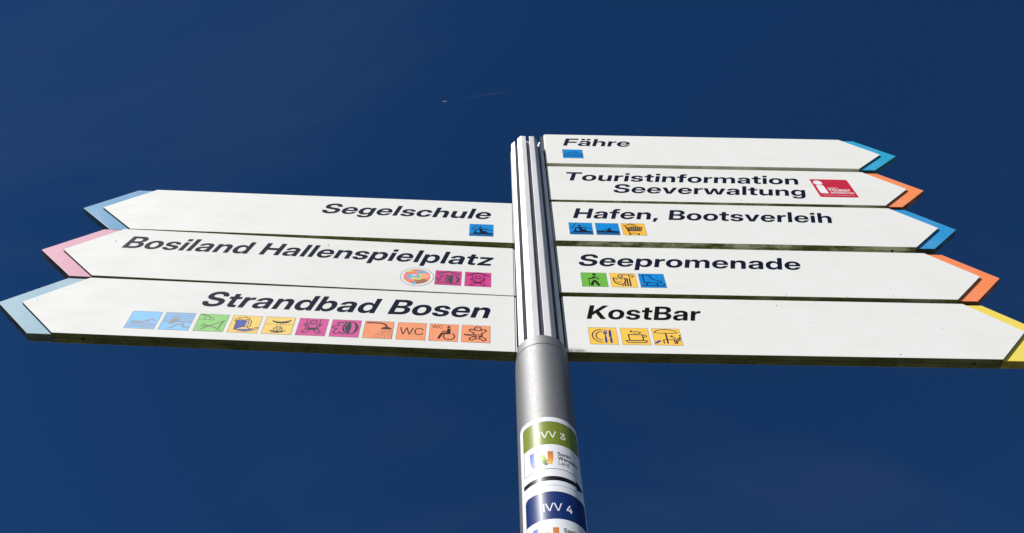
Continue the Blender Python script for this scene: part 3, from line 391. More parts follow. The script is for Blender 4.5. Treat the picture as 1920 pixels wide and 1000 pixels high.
def finer(v, t, lim):
    """split the triangles until none is wider than lim, so print hugs the round pole"""
    v = list(v); out = []; mid = {}
    st = []
    for f in t:
        f = tuple(f)
        for i in range(1, len(f) - 1): st.append((f[0], f[i], f[i + 1]))
    while st:
        a_, b_, c_ = st.pop()
        e_ = max(((abs(v[p][0] - v[q][0]), p, q, o_) for p, q, o_ in ((a_, b_, c_), (b_, c_, a_), (c_, a_, b_))))
        if e_[0] <= lim: out.append((a_, b_, c_)); continue
        _w, p, q, o_ = e_
        k = (min(p, q), max(p, q))
        if k not in mid:
            v.append(((v[p][0] + v[q][0]) / 2, (v[p][1] + v[q][1]) / 2)); mid[k] = len(v) - 1
        st += [(p, mid[k], o_), (mid[k], q, o_)]
    return v, out

def put(pieces, place, name, mats, parent, step=2e-6, label=None, smooth=False):
    if smooth: pieces = [finer(pc[0], pc[1], 0.011) + tuple(pc[2:]) for pc in pieces]
    """pieces of flat print placed by place(x, z, lift) -> xyz; later pieces lie a hair above earlier ones"""
    V, Fc, Mi = [], [], []
    for i, pc in enumerate(pieces):
        v, t = pc[0], pc[1]
        b = len(V)
        V += [place(x, z, i * step) for x, z in v]
        for f in t:
            # make every face look towards -Y (outwards)
            p = [Vector((v[q][0], v[q][1])) for q in f]
            ar = sum(p[j - 1].x * p[j].y - p[j].x * p[j - 1].y for j in range(len(p)))
            f = tuple(f) if ar > 0 else tuple(f)[::-1]
            Fc.append(tuple(b + q for q in f))
            Mi.append(pc[2] if len(pc) > 2 else 0)
    return mesh_obj(name, V, Fc, mats, parent, Mi, smooth, label)

# ---------------------------------------------------------------- drawing of pictograms (unit square, y up)
STROKE = 1.28          # the printed lines are fairly bold
def stroke(w, pts, closed=False, m=0):
    w = w * STROKE
    P = [Vector(p) for p in pts]
    n = len(P)
    Lf, Rt = [], []
    for i in range(n):
        if closed: a_, b_ = P[i - 1], P[(i + 1) % n]
        else: a_, b_ = P[max(i - 1, 0)], P[min(i + 1, n - 1)]
        d1 = (P[i] - a_).normalized() if (P[i] - a_).length > 1e-9 else (b_ - P[i]).normalized()
        d2 = (b_ - P[i]).normalized() if (b_ - P[i]).length > 1e-9 else d1
        d = d1 + d2
        d = d.normalized() if d.length > 1e-6 else d1
        nn = Vector((-d.y, d.x))
        c = max(0.5, abs(nn.dot(Vector((-d1.y, d1.x)))))
        Lf.append(P[i] + nn * (w / 2 / c)); Rt.append(P[i] - nn * (w / 2 / c))
    v = [tuple(p) for p in Lf + Rt]
    t = []
    for i in range(n if closed else n - 1):
        j = (i + 1) % n
        t.append((i, j, n + j, n + i))
    return (v, t, m)
def fill(pts, m=0):
    t = tessellate_polygon([[Vector((x, y, 0)) for x, y in pts]])
    return (list(pts), t, m)
def ell(cx, cy, rx, ry, n=22, a0=0, a1=360):
    k = n if a1 - a0 >= 360 else n + 1
    return [(cx + rx * math.cos(R(a0 + (a1 - a0) * i / n)), cy + ry * math.sin(R(a0 + (a1 - a0) * i / n))) for i in range(k)]
def disc(cx, cy, r, ry=None, m=0): return fill(ell(cx, cy, r, ry or r), m)
def ring(cx, cy, r, w, ry=None, m=0): return stroke(w, ell(cx, cy, r, ry or r), True, m)
def arc(cx, cy, rx, ry, a0, a1, w, n=14, m=0): return stroke(w, ell(cx, cy, rx, ry, n, a0, a1), False, m)
def rect(x0, y0, x1, y1, m=0): return fill([(x0, y0), (x1, y0), (x1, y1), (x0, y1)], m)
def bez(a, b, c, d, n=8):
    r = []
    for i in range(n + 1):
        t = i / n; u = 1 - t
        r.append(tuple(u ** 3 * a[k] + 3 * u * u * t * b[k] + 3 * u * t * t * c[k] + t ** 3 * d[k] for k in (0, 1)))
    return r
def waves(y, x0=0.02, x1=0.98, amp=0.02, n=7, w=0.022):
    return stroke(w, [(x0 + (x1 - x0) * i / (n * 4), y + amp * math.sin(i * math.pi / 2)) for i in range(n * 4 + 1)])

def sy_swimmer():
    o = [waves(0.10), waves(0.18), waves(0.26), waves(0.33, 0.1, 0.9)]
    o += [stroke(0.05, [(0.12, 0.40), (0.5, 0.40), (0.58, 0.44)]), disc(0.66, 0.45, 0.055),
          stroke(0.045, [(0.56, 0.46), (0.76, 0.58), (0.92, 0.47)])]
    return o
def sy_net():
    o = [stroke(0.012, [(0.04, y), (0.97, y)]) for y in (0.95, 0.86, 0.77, 0.68, 0.59, 0.5)]
    o += [stroke(0.012, [(x / 14, 0.5), (x / 14, 0.95)]) for x in range(1, 14)]
    o += [stroke(0.022, [(0.02, 0.47), (0.98, 0.47)])]
    o += [fill([(0.22, 0.34), (0.30, 0.52), (0.28, 0.66), (0.36, 0.62), (0.36, 0.82), (0.42, 0.68), (0.52, 0.78), (0.50, 0.62), (0.58, 0.6), (0.48, 0.48), (0.36, 0.34)]),
          stroke(0.055, [(0.36, 0.1), (0.52, 0.28), (0.68, 0.36)]), stroke(0.055, [(0.74, 0.42), (0.76, 0.2), (0.96, 0.2)])]
    return o
def sy_deckchair():
    o = [stroke(0.03, [(0.22, 0.12), (0.93, 0.66)]), stroke(0.03, [(0.25, 0.40), (0.62, 0.26), (0.90, 0.10)]),
         stroke(0.03, [(0.2, 0.3), (0.45, 0.27)]), stroke(0.035, [(0.80, 0.22), (0.88, 0.6)]), stroke(0.02, [(0.2, 0.3), (0.25, 0.4)]),
         stroke(0.018, bez((0.02, 0.97), (0.2, 0.98), (0.45, 0.85), (0.55, 0.66))), stroke(0.015, [(0.03, 0.67), (0.18, 0.7), (0.22, 0.66), (0.38, 0.70), (0.40, 0.66), (0.55, 0.66)]),
         stroke(0.015, bez((0.08, 0.96), (0.2, 0.9), (0.25, 0.8), (0.22, 0.67))), stroke(0.015, bez((0.1, 0.96), (0.3, 0.9), (0.42, 0.8), (0.40, 0.67)))]
    return o
def sy_beer():
    o = [fill([(0.19, 0.18), (0.50, 0.18), (0.54, 0.72), (0.16, 0.72)], 1)]
    o += [stroke(0.024, [(0.17, 0.70), (0.12, 0.64), (0.12, 0.78), (0.2, 0.8), (0.24, 0.88), (0.34, 0.84), (0.42, 0.93), (0.52, 0.86), (0.6, 0.84), (0.58, 0.74), (0.5, 0.78), (0.4, 0.72), (0.28, 0.77), (0.2, 0.72)], m=0)]
    o += [stroke(0.024, [(0.55, 0.68), (0.68, 0.70), (0.69, 0.36), (0.56, 0.34)]), stroke(0.022, [(0.56, 0.6), (0.6, 0.62), (0.6, 0.42), (0.55, 0.42)]), stroke(0.022, [(0.17, 0.72), (0.19, 0.18), (0.24, 0.16)])]
    o += [fill(bez((0.26, 0.2), (0.45, 0.34), (0.5, 0.36), (0.6, 0.36)) + bez((0.7, 0.25), (0.8, 0.3), (0.9, 0.32), (0.97, 0.34)) + bez((0.95, 0.26), (0.8, 0.08), (0.4, 0.08), (0.26, 0.2)), 2)]
    o += [fill([(0.28, 0.2), (0.5, 0.22), (0.7, 0.22), (0.86, 0.26), (0.76, 0.16), (0.56, 0.11), (0.38, 0.13)], 1)]
    o += [stroke(0.024, bez((0.26, 0.2), (0.28, 0.34), (0.5, 0.36), (0.6, 0.34)) + [(0.68, 0.24), (0.82, 0.26), (0.9, 0.34), (0.98, 0.32), (0.86, 0.16), (0.6, 0.09), (0.36, 0.1), (0.25, 0.2)])]
    return o
def sy_fire():
    o = [fill(bez((0.22, 0.80), (0.4, 0.70), (0.62, 0.70), (0.82, 0.83)) + bez((0.78, 0.68), (0.62, 0.6), (0.4, 0.6), (0.25, 0.72))),
         stroke(0.02, [(0.78, 0.82), (0.86, 0.84), (0.83, 0.72), (0.74, 0.68)])]
    o += [rect(0.07 + i * 0.105, 0.555, 0.14 + i * 0.105, 0.58) for i in range(9)]
    o += [stroke(0.024, [(0.40, 0.22), (0.34, 0.36), (0.42, 0.33), (0.44, 0.48), (0.52, 0.38), (0.56, 0.48), (0.60, 0.34), (0.66, 0.38), (0.62, 0.22)]),
          stroke(0.018, [(0.46, 0.24), (0.48, 0.34), (0.53, 0.28), (0.57, 0.33), (0.56, 0.24)]),
          stroke(0.04, [(0.24, 0.20), (0.5, 0.15), (0.78, 0.21)]), stroke(0.04, [(0.32, 0.12), (0.5, 0.2), (0.7, 0.12)]), stroke(0.03, [(0.4, 0.1), (0.6, 0.1)])]
    return o
def sy_baby(y=0.0, s=1.0):
    """baby seen from the front, arms up, legs apart"""
    T = lambda p: (0.5 + (p[0] - 0.5) * s, y + p[1] * s)
    K = lambda w, pts, c=False: stroke(w * s, [T(p) for p in pts], c)
    o = [K(0.035, ell(0.5, 0.74, 0.12, 0.13), True), disc(*T((0.455, 0.77)), 0.015 * s), disc(*T((0.545, 0.77)), 0.015 * s), K(0.018, ell(0.5, 0.73, 0.05, 0.045, 8, 200, 340))]
    o += [K(0.03, [(0.36, 0.62), (0.24, 0.64), (0.17, 0.58), (0.24, 0.52), (0.36, 0.52), (0.33, 0.36)]),
          K(0.03, [(0.64, 0.62), (0.76, 0.64), (0.83, 0.58), (0.76, 0.52), (0.64, 0.52), (0.67, 0.36)]),
          fill([T((0.36, 0.26)), T((0.64, 0.26)), T((0.66, 0.40)), T((0.34, 0.40))]),
          K(0.03, [(0.35, 0.34), (0.22, 0.22), (0.16, 0.12), (0.26, 0.07), (0.36, 0.16), (0.43, 0.26)]),
          K(0.03, [(0.65, 0.34), (0.78, 0.22), (0.84, 0.12), (0.74, 0.07), (0.64, 0.16), (0.57, 0.26)])]
    return o
def sy_swing():
    return [stroke(0.025, [(0.28, 0.98), (0.28, 0.36)]), stroke(0.025, [(0.72, 0.98), (0.72, 0.36)])] + sy_baby(0.08, 0.95)
def bear_ball(dy=0.0, s=1.0):
    T = lambda p: (p[0], dy + p[1] * s)
    body = [(0.26, 0.86), (0.2, 0.78), (0.25, 0.70), (0.22, 0.62), (0.10, 0.62), (0.05, 0.54), (0.12, 0.47), (0.22, 0.48), (0.10, 0.26), (0.18, 0.18), (0.28, 0.22), (0.33, 0.30), (0.38, 0.2), (0.46, 0.19), (0.5, 0.28),
            (0.43, 0.48), (0.5, 0.54), (0.5, 0.62), (0.44, 0.64), (0.47, 0.74), (0.52, 0.82), (0.46, 0.88), (0.40, 0.84), (0.32, 0.84)]
    o = [stroke(0.035, [T(p) for p in body], True), disc(*T((0.30, 0.74)), 0.016), disc(*T((0.40, 0.74)), 0.016), disc(*T((0.35, 0.68)), 0.018)]
    o += [stroke(0.035, [T(p) for p in ell(0.66, 0.54, 0.25, 0.35, 28)], True)]
    o += [fill([T(p) for p in bez((0.60, 0.88), (0.46, 0.7), (0.46, 0.35), (0.60, 0.2)) + bez((0.64, 0.2), (0.70, 0.4), (0.70, 0.7), (0.64, 0.88))])]
    o += [fill([T(p) for p in bez((0.72, 0.88), (0.98, 0.78), (0.98, 0.32), (0.72, 0.2)) + bez((0.74, 0.22), (0.86, 0.4), (0.86, 0.68), (0.74, 0.86))])]
    return o
def sy_bear(): return bear_ball()
ROOF = stroke(0.055, [(0.08, 0.76), (0.5, 0.95), (0.92, 0.76)])
def sy_bear_roof(): return [ROOF] + bear_ball(-0.02, 0.8)
def sy_swing_roof():
    return [ROOF, stroke(0.025, [(0.28, 0.86), (0.28, 0.3)]), stroke(0.025, [(0.72, 0.86), (0.72, 0.3)])] + sy_baby(0.0, 0.86)
def sy_shower():
    o = [stroke(0.055, [(0.05, 0.90), (0.45, 0.90)] + bez((0.5, 0.90), (0.68, 0.88), (0.75, 0.8), (0.76, 0.68))),
         fill(ell(0.76, 0.55, 0.19, 0.14, 14, 0, 180))]
    for r in range(7):
        for c in range(6):
            t = c / 5
            x = 0.60 + 0.33 * t - (0.20 - 0.24 * t) * r / 6
            y = 0.49 - r * 0.066 - (0.02 if c % 2 else 0)
            o.append(disc(x, y, 0.015, 0.019))
    return o
def sy_wc(): return [(v, t, 0) for v, t in text2d('WC', 'R', 0.40, 0.09, 0.30, 0.92)]
def sy_wheelchair():
    o = [(v, t, 0) for v, t in text2d('WC', 'R', 0.19, 0.08, 0.74, 0.46)]
    o += [disc(0.66, 0.84, 0.06), fill([(0.60, 0.44), (0.74, 0.44), (0.72, 0.75), (0.61, 0.75)]), stroke(0.045, [(0.44, 0.57), (0.62, 0.57)]),
          stroke(0.07, [(0.70, 0.455), (0.44, 0.455), (0.33, 0.14)]), stroke(0.035, ell(0.69, 0.29, 0.19, 0.19, 20, -215, 60))]
    return o
def sy_changing():
    K = lambda w, p, c=False: stroke(w, p, c)
    o = [ring(0.56, 0.80, 0.115, 0.035, 0.12), disc(0.52, 0.82, 0.016), disc(0.60, 0.82, 0.016), disc(0.56, 0.76, 0.016)]
    o += [K(0.035, [(0.46, 0.70), (0.33, 0.78), (0.26, 0.72), (0.30, 0.64), (0.42, 0.56), (0.42, 0.46)]),
          K(0.035, [(0.66, 0.70), (0.80, 0.78), (0.86, 0.70), (0.80, 0.62), (0.70, 0.56), (0.70, 0.46)]),
          K(0.03, [(0.10, 0.42), (0.10, 0.45), (0.40, 0.44), (0.72, 0.46), (0.72, 0.38), (0.46, 0.36), (0.10, 0.42)]),
          K(0.03, [(0.46, 0.44), (0.50, 0.30), (0.52, 0.22), (0.62, 0.22), (0.62, 0.30), (0.68, 0.42)]),
          K(0.035, [(0.46, 0.36), (0.28, 0.24), (0.28, 0.15), (0.38, 0.13), (0.50, 0.26)]),
          K(0.035, [(0.66, 0.36), (0.84, 0.24), (0.84, 0.14), (0.74, 0.12), (0.62, 0.26)])]
    return o
def sy_ferry():
    return [stroke(0.035, [(0.10, 0.40), (0.16, 0.56), (0.26, 0.58), (0.30, 0.68), (0.70, 0.68), (0.74, 0.56), (0.98, 0.52), (0.86, 0.34)]),
            stroke(0.03, [(0.30, 0.58), (0.72, 0.58)]), stroke(0.03, [(0.60, 0.70), (0.60, 0.86)]), stroke(0.04, [(0.02, 0.30), (0.16, 0.26), (0.30, 0.34), (0.46, 0.24), (0.60, 0.34), (0.76, 0.26), (0.98, 0.32)]),
            stroke(0.03, [(0.16, 0.44), (0.36, 0.46), (0.50, 0.40), (0.66, 0.46), (0.90, 0.44)]), fill([(0.02, 0.20), (0.98, 0.22), (0.98, 0.30), (0.76, 0.25), (0.46, 0.23), (0.16, 0.25), (0.02, 0.28)])]
def water():
    return [waves(0.06), waves(0.12), waves(0.18)]
def sy_sailor():
    o = water() + [stroke(0.025, [(0.36, 0.99), (0.10, 0.56), (0.98, 0.52)]), disc(0.45, 0.74, 0.06, 0.065)]
    o += [fill([(0.38, 0.64), (0.50, 0.64), (0.58, 0.42), (0.68, 0.46), (0.76, 0.30), (0.98, 0.27), (0.98, 0.20), (0.20, 0.20), (0.14, 0.34), (0.22, 0.34), (0.26, 0.52)]),
          stroke(0.04, [(0.46, 0.62), (0.78, 0.60)])]
    o[-2] = fill([(0.40, 0.64), (0.50, 0.64), (0.58, 0.42), (0.68, 0.46), (0.76, 0.30), (0.98, 0.27), (0.98, 0.20), (0.20, 0.20), (0.14, 0.34), (0.24, 0.32), (0.44, 0.30)])
    o += [stroke(0.045, [(0.42, 0.62), (0.28, 0.52), (0.24, 0.32)])]
    return o
def sy_rower():
    o = water() + [disc(0.60, 0.54, 0.05, 0.055)]
    o += [fill([(0.52, 0.50), (0.60, 0.48), (0.70, 0.34), (0.97, 0.33), (0.97, 0.20), (0.05, 0.22), (0.03, 0.36), (0.40, 0.32), (0.46, 0.36)]),
          stroke(0.035, [(0.56, 0.48), (0.36, 0.42), (0.22, 0.30)])]
    return o
def sy_cart():
    o = [stroke(0.04, [(0.06, 0.82), (0.15, 0.80), (0.30, 0.14)]), fill([(0.22, 0.62), (0.84, 0.66), (0.76, 0.36), (0.30, 0.36)], 1)]
    o += [stroke(0.03, [(0.20, 0.66), (0.86, 0.68), (0.78, 0.36), (0.30, 0.36)], True)]
    o += [stroke(0.03, [(0.30 + 0.09 * i, 0.66), (0.34 + 0.075 * i, 0.36)]) for i in range(6)]
    o += [stroke(0.03, [(0.16, 0.80), (0.40, 0.97), (0.60, 0.70), (0.32, 0.66)]), stroke(0.025, [(0.30, 0.90), (0.48, 0.68)]), stroke(0.03, [(0.40, 0.97), (0.56, 0.90), (0.74, 0.68)]),
          stroke(0.03, [(0.30, 0.17), (0.72, 0.17)]), disc(0.30, 0.08, 0.05), disc(0.66, 0.08, 0.05)]
    return o
def sy_hiker():
    return [disc(0.52, 0.87, 0.07, 0.085), fill([(0.46, 0.74), (0.56, 0.74), (0.54, 0.60), (0.46, 0.58), (0.42, 0.60)]), stroke(0.06, [(0.50, 0.70), (0.42, 0.58), (0.27, 0.58)]),
            stroke(0.025, [(0.29, 0.60), (0.30, 0.08)]), stroke(0.025, [(0.60, 0.72), (0.70, 0.56), (0.62, 0.53), (0.57, 0.62)], True),
            stroke(0.085, [(0.53, 0.48), (0.42, 0.30), (0.38, 0.08)]), stroke(0.085, [(0.53, 0.42), (0.66, 0.08)])]
def sy_culture():
    o = [stroke(0.045, bez((0.12, 0.64), (0.10, 0.30), (0.28, 0.2), (0.36, 0.2)) + bez((0.42, 0.2), (0.58, 0.28), (0.58, 0.5), (0.56, 0.64)), True),
         stroke(0.03, [(0.20, 0.52), (0.28, 0.52)]), stroke(0.03, [(0.37, 0.52), (0.46, 0.52)]), stroke(0.03, bez((0.24, 0.40), (0.30, 0.33), (0.38, 0.33), (0.42, 0.40)))]
    o += [stroke(0.04, [(0.34, 0.88), (0.86, 0.88)]), stroke(0.035, ell(0.40, 0.79, 0.085, 0.085, 14, 90, 400)), stroke(0.035, ell(0.82, 0.79, 0.085, 0.085, 14, 90, -220))]
    o += [rect(0.61, 0.08, 0.67, 0.64), rect(0.71, 0.08, 0.77, 0.64), rect(0.51, 0.08, 0.57, 0.26), rect(0.42, 0.08, 0.47, 0.16)]
    return o
def sy_skate():
    return [stroke(0.038, [(0.16, 0.88), (0.42, 0.88)] + bez((0.44, 0.86), (0.46, 0.58), (0.58, 0.54), (0.74, 0.50)) + [(0.84, 0.44), (0.84, 0.34), (0.36, 0.34), (0.33, 0.40), (0.29, 0.34), (0.18, 0.34)], True),
            stroke(0.04, [(0.26, 0.34), (0.26, 0.16)]), stroke(0.04, [(0.66, 0.34), (0.66, 0.16)]), stroke(0.042, [(0.08, 0.14), (0.84, 0.14), (0.92, 0.18), (0.93, 0.28)])]
def sy_cutlery():
    o = [arc(0.46, 0.50, 0.34, 0.38, 88, 272, 0.032), arc(0.46, 0.50, 0.21, 0.25, 88, 272, 0.032)]
    o += [rect(0.54, 0.10, 0.62, 0.42, 1), rect(0.555, 0.42, 0.605, 0.62, 1), fill([(0.51, 0.62), (0.65, 0.62), (0.65, 0.72), (0.51, 0.72)], 1)]
    o += [rect(0.51 + 0.043 * i, 0.72, 0.53 + 0.043 * i, 0.86, 1) for i in range(4)]
    o += [rect(0.72, 0.10, 0.80, 0.42, 1), fill([(0.70, 0.44), (0.80, 0.44), (0.80, 0.86), (0.76, 0.86), (0.71, 0.76)], 1)]
    return o
def sy_cup():
    return [stroke(0.035, [(0.26, 0.60), (0.76, 0.60), (0.76, 0.26), (0.28, 0.26)], True), stroke(0.03, bez((0.76, 0.58), (0.94, 0.62), (0.94, 0.44), (0.76, 0.46))),
            stroke(0.032, [(0.14, 0.25), (0.88, 0.25), (0.84, 0.14), (0.22, 0.14)], True),
            stroke(0.03, [(0.34, 0.84), (0.40, 0.78)] + bez((0.42, 0.76), (0.6, 0.78), (0.64, 0.80), (0.72, 0.74)) + [(0.64, 0.68), (0.58, 0.66)]), disc(0.38, 0.80, 0.045, 0.05), disc(0.5, 0.66, 0.03)]
def sy_garden():
    o = [stroke(0.028, [(0.12, 0.74)] + ell(0.48, 0.74, 0.40, 0.20, 14, 180, 0) + [(0.66, 0.71), (0.48, 0.73), (0.3, 0.71)], True), disc(0.48, 0.95, 0.025),
         stroke(0.045, [(0.48, 0.73), (0.48, 0.10)]), stroke(0.03, [(0.34, 0.33), (0.78, 0.33)]), stroke(0.035, [(0.35, 0.33), (0.35, 0.10)]), stroke(0.035, [(0.72, 0.33), (0.74, 0.10)]),
         disc(0.95, 0.58, 0.035), stroke(0.05, [(0.95, 0.50), (0.93, 0.38), (0.82, 0.38)]), stroke(0.05, [(0.95, 0.28), (0.80, 0.28), (0.80, 0.10)]),
         stroke(0.02, [(0.62, 0.54), (0.72, 0.52), (0.80, 0.38), (0.70, 0.42)], True), fill([(0.58, 0.54), (0.68, 0.60), (0.72, 0.54)]),
         disc(0.10, 0.16, 0.07, 0.05, 1), disc(0.19, 0.24, 0.07, 0.05, 1), disc(0.05, 0.12, 0.04, 0.03, 1)]
    return o

NAVY = F('navy_vinyl', (0.003, 0.006, 0.027), 0.4)
BLACK = F('black_vinyl', (0.003, 0.003, 0.003), 0.4)
INK = F('dark_ink', (0.022, 0.022, 0.035), 0.45)
INK_B = F('deep_blue_ink', (0.004, 0.009, 0.035), 0.45)
INK_PALE = F('glare_grey_ink', (168, 160, 166), 0.5)  # pale left-board inks have the sun glare mixed into their colour
INK_OLIVE = F('glare_brown_ink', (118, 122, 100), 0.5)
INK_SLATE = F('slate_ink', (72, 78, 84), 0.5)
BLUE_FILL = F('cobalt_ink', (34, 66, 150), 0.45)
BLUE_SOFT = F('glare_cobalt_ink', (98, 108, 176), 0.45)
P_BLUE = F('bright_blue_print', (14, 136, 212))
P_BLUE_PALE = F('glare_blue_print', (150, 206, 255))  # pale left-board prints are lightened by sun glare put into the colour
P_GREEN = F('green_print', (112, 184, 72))
P_GREEN_PALE = F('glare_green_print', (156, 214, 136))
P_YEL = F('amber_print', (252, 202, 84))
P_YEL2 = F('glare_amber_print', (255, 214, 126))
P_AMB = F('orange_amber_print', (250, 190, 70))
P_PINK = F('magenta_print', (212, 72, 142))
P_PINK2 = F('glare_magenta_print', (220, 98, 158))
P_ORA = F('salmon_orange_print', (250, 160, 118))

# ---------------------------------------------------------------- ground (below the frame, it lights the undersides)
def ground():
    M = mat('grass_ground', (0.08, 0.1, 0.03), 0.95)
    n = noise(M, 0.35, 8, 0.6)
    n2 = noise(M, 14, 5, 0.7)
    c = mix(M, rng(M, n2.outputs['Fac'], 0.3, 0.7), (0.035, 0.05, 0.015), (0.07, 0.08, 0.03))
    c = mix(M, rng(M, n.outputs['Fac'], 0.5, 0.75), c, (0.09, 0.08, 0.045))
    M.node_tree.links.new(c, bsdf(M).inputs['Base Color'])
    o = mesh_obj('ground', [(-4000, -4000, 0), (4000, -4000, 0), (4000, 4000, 0), (-4000, 4000, 0)], [(0, 1, 2, 3)], [M])
    o['kind'] = 'structure'
    M2 = mat('gravel_path', (0.3, 0.28, 0.25), 0.9)
    n = noise(M2, 60, 6, 0.7)
    M2.node_tree.links.new(mix(M2, rng(M2, n.outputs['Fac'], 0.35, 0.65), (0.13, 0.125, 0.115), (0.20, 0.19, 0.17)), bsdf(M2).inputs['Base Color'])
    pts_t, pts_b = [], []
    for i in range(41):
        x = -60 + 3 * i
        y = -0.3 + 3 * math.sin(x * 0.05)
        pts_t.append((x, y + 1.2, 0.006)); pts_b.append((x, y - 1.6, 0.006))
    V = pts_b + pts_t
    Fc = [(i, i + 1, 42 + i, 41 + i) for i in range(40)]
    o = mesh_obj('path', V, Fc, [M2]); o['kind'] = 'structure'
ground()

# ---------------------------------------------------------------- the post
KP = 5.41 / 5.36
AXX, AXY, RS = 0.2600 * KP * H, 5.41 * H, 0.2505 * KP * H
Z = lambda z: z * H + CAMZ
ZP = lambda z: z * KP * H + CAMZ          # heights on the post
TILT = -0.0050
post_origin = Vector((AXX - TILT * 7.5 * H - TILT * CAMZ, AXY, 0))   # foot of the leaning post
post = empty('sign_post', post_origin, 0, 'silver grey round post with a white slotted upper column carrying all the direction boards', 'sign post')
post.rotation_euler = (0, TILT, 0)

def silver():
    M = mat('silver_paint', (0.22, 0.22, 0.225), 0.42, 0.75)
    l = M.node_tree.links.new
    n = noise(M, 900, 2, 0.6)
    n3 = noise(M, 420, 3, 0.7)
    c = mix(M, rng(M, n.outputs['Fac'], 0.4, 0.62), (0.19, 0.19, 0.192), (0.27, 0.27, 0.274))
    l(c, bsdf(M).inputs['Base Color'])
    l(rng(M, n3.outputs['Fac'], 0.3, 0.7, 0.58, 0.72), bsdf(M).inputs['Roughness'])
    b = node(M, 'ShaderNodeBump', Strength=0.22, Distance=0.0004)
    l(n3.outputs['Fac'], b.inputs['Height'])
    l(b.outputs[0], bsdf(M).inputs['Normal'])
    return M
M_silver = silver()
M_dark = mat('dark_gap_shade', (0.02, 0.02, 0.02), 0.8)

def lathe(name, prof, mats, parent, n=96, midx=None):
    V, Fc = [], []
    for r, z in prof:
        for i in range(n):
            t = 2 * math.pi * i / n
            V.append((r * math.cos(t), r * math.sin(t), z))
    for k in range(len(prof) - 1):
        for i in range(n):
            j = (i + 1) % n
            Fc.append((k * n + i, k * n + j, (k + 1) * n + j, (k + 1) * n + i))
    o = mesh_obj(name, V, Fc, mats, parent, smooth=True)
    md = o.modifiers.new('ws', 'EDGE_SPLIT'); md.split_angle = R(40)
    return o
zt, zg = ZP(7.488), ZP(7.352)
lathe('pole', [(0, 0.0), (RS, 0.0), (RS, zg - 0.0011), (RS - 0.0006, zg - 0.0004), (RS - 0.004, zg - 0.0003)], [M_silver], post)
lathe('groove', [(RS - 0.004, zg - 0.0012), (RS - 0.004, zg + 0.0012)], [M_dark], post)
lathe('collar', [(RS - 0.004, zg + 0.00011), (RS - 0.0006, zg + 0.0004), (RS, zg + 0.0011), (RS, zt - 0.0012), (RS - 0.0012, zt), (RS - 0.004, zt), (RS - 0.004, zt - 0.03), (0, zt - 0.03)], [M_silver], post)
lathe('base_plate', [(0, 0.012), (0.11, 0.012), (0.112, 0.010), (0.112, 0.0)], [M_silver], post)

def column():
    a_ = 0.2175 * KP * H                       # inradius of the octagon
    half = a_ * math.tan(R(22.5))
    sw, dp = 0.0048, 0.0150               # slot half width and depth
    lip, wide = 0.0028, 0.0022
    pts = []
    for k in range(8):
        ang = R(-90 + 45 * k) + 0.052
        nrm = Vector((math.cos(ang), math.sin(ang))); tan = Vector((-nrm.y, nrm.x))
        P = lambda s, d: nrm * (a_ - d) + tan * s
        c = 0.0012
        pts += [P(-half + c, 0), P(-sw - 0.0004, 0), P(-sw, 0.0004), P(-sw, lip), P(-sw - wide, lip + 0.001), P(-sw - wide, dp), P(-0.0012, dp), P(0, dp - 0.0015), P(0.0012, dp),
                P(sw + wide, dp), P(sw + wide, lip + 0.001), P(sw, lip), P(sw, 0.0004), P(sw + 0.0004, 0), P(half - c, 0)]
    z0, z1 = zt - 0.029, ZP(12.36)
    bm = bmesh.new()
    lo = [bm.verts.new((p.x, p.y, z0)) for p in pts]
    hi = [bm.verts.new((p.x, p.y, z1)) for p in pts]
    n = len(pts)
    for i in range(n):
        f = bm.faces.new((lo[i], lo[(i + 1) % n], hi[(i + 1) % n], hi[i]))
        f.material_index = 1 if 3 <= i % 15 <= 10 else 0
    t = tessellate_polygon([[Vector((p.x, p.y, 0)) for p in pts]])
    for f in t:
        try: bm.faces.new([hi[i] for i in f])
        except ValueError: pass
    M = mat('white_column_paint', (0.60, 0.60, 0.60), 0.62, 0.9)
    l = M.node_tree.links.new
    n1 = noise(M, 30, 6, 0.65, (1, 1, 0.25)); n2 = noise(M, 240, 3, 0.7)
    c = mix(M, rng(M, n1.outputs['Fac'], 0.45, 0.8), (0.60, 0.60, 0.60), (0.50, 0.50, 0.50))
    c = mix(M, rng(M, n2.outputs['Fac'], 0.68, 0.75, 0, 0.5), c, (0.34, 0.33, 0.31))
    l(c, bsdf(M).inputs['Base Color'])
    Mi = mat('shaded_slot', (0.34, 0.34, 0.36), 0.5, 0.4)  # darker than the column paint, shade of the slot put into the colour
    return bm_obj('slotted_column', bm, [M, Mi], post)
column()

# ---------------------------------------------------------------- the boards
T = 0.1135
REC = 0.0185
FIT = {  # yaw, height, shear, near end; measured one by one
 'L0': (0.08005, 7.4879, 0.00532, 0.01521), 'L1': (0.0813, 8.49001, -0.00019, 0.01328), 'L2': (0.06418, 9.62071, -0.00339, 0.01526),
 'R0': (0.04944, 7.56289, 0.0046, 0.52352), 'R1': (0.04581, 8.64457, -0.00054, 0.51276), 'R2': (0.04694, 9.77887, 0.00324, 0.50305),
 'R3': (0.0441, 10.83707, 0.00206, 0.50252), 'R4': (0.03941, 11.94179, -0.00744, 0.50586)}
GEO = {'L': (5.29744, -4.29501, -4.76724, -4.29427, -4.51848, -4.99538, -4.52119), 'R': (5.34117, 4.23256, 4.66269, 4.21323, 4.4422, 4.8872, 4.43073)}
TIPZ = 0.492
GROUP = 'direction boards on the sign post'

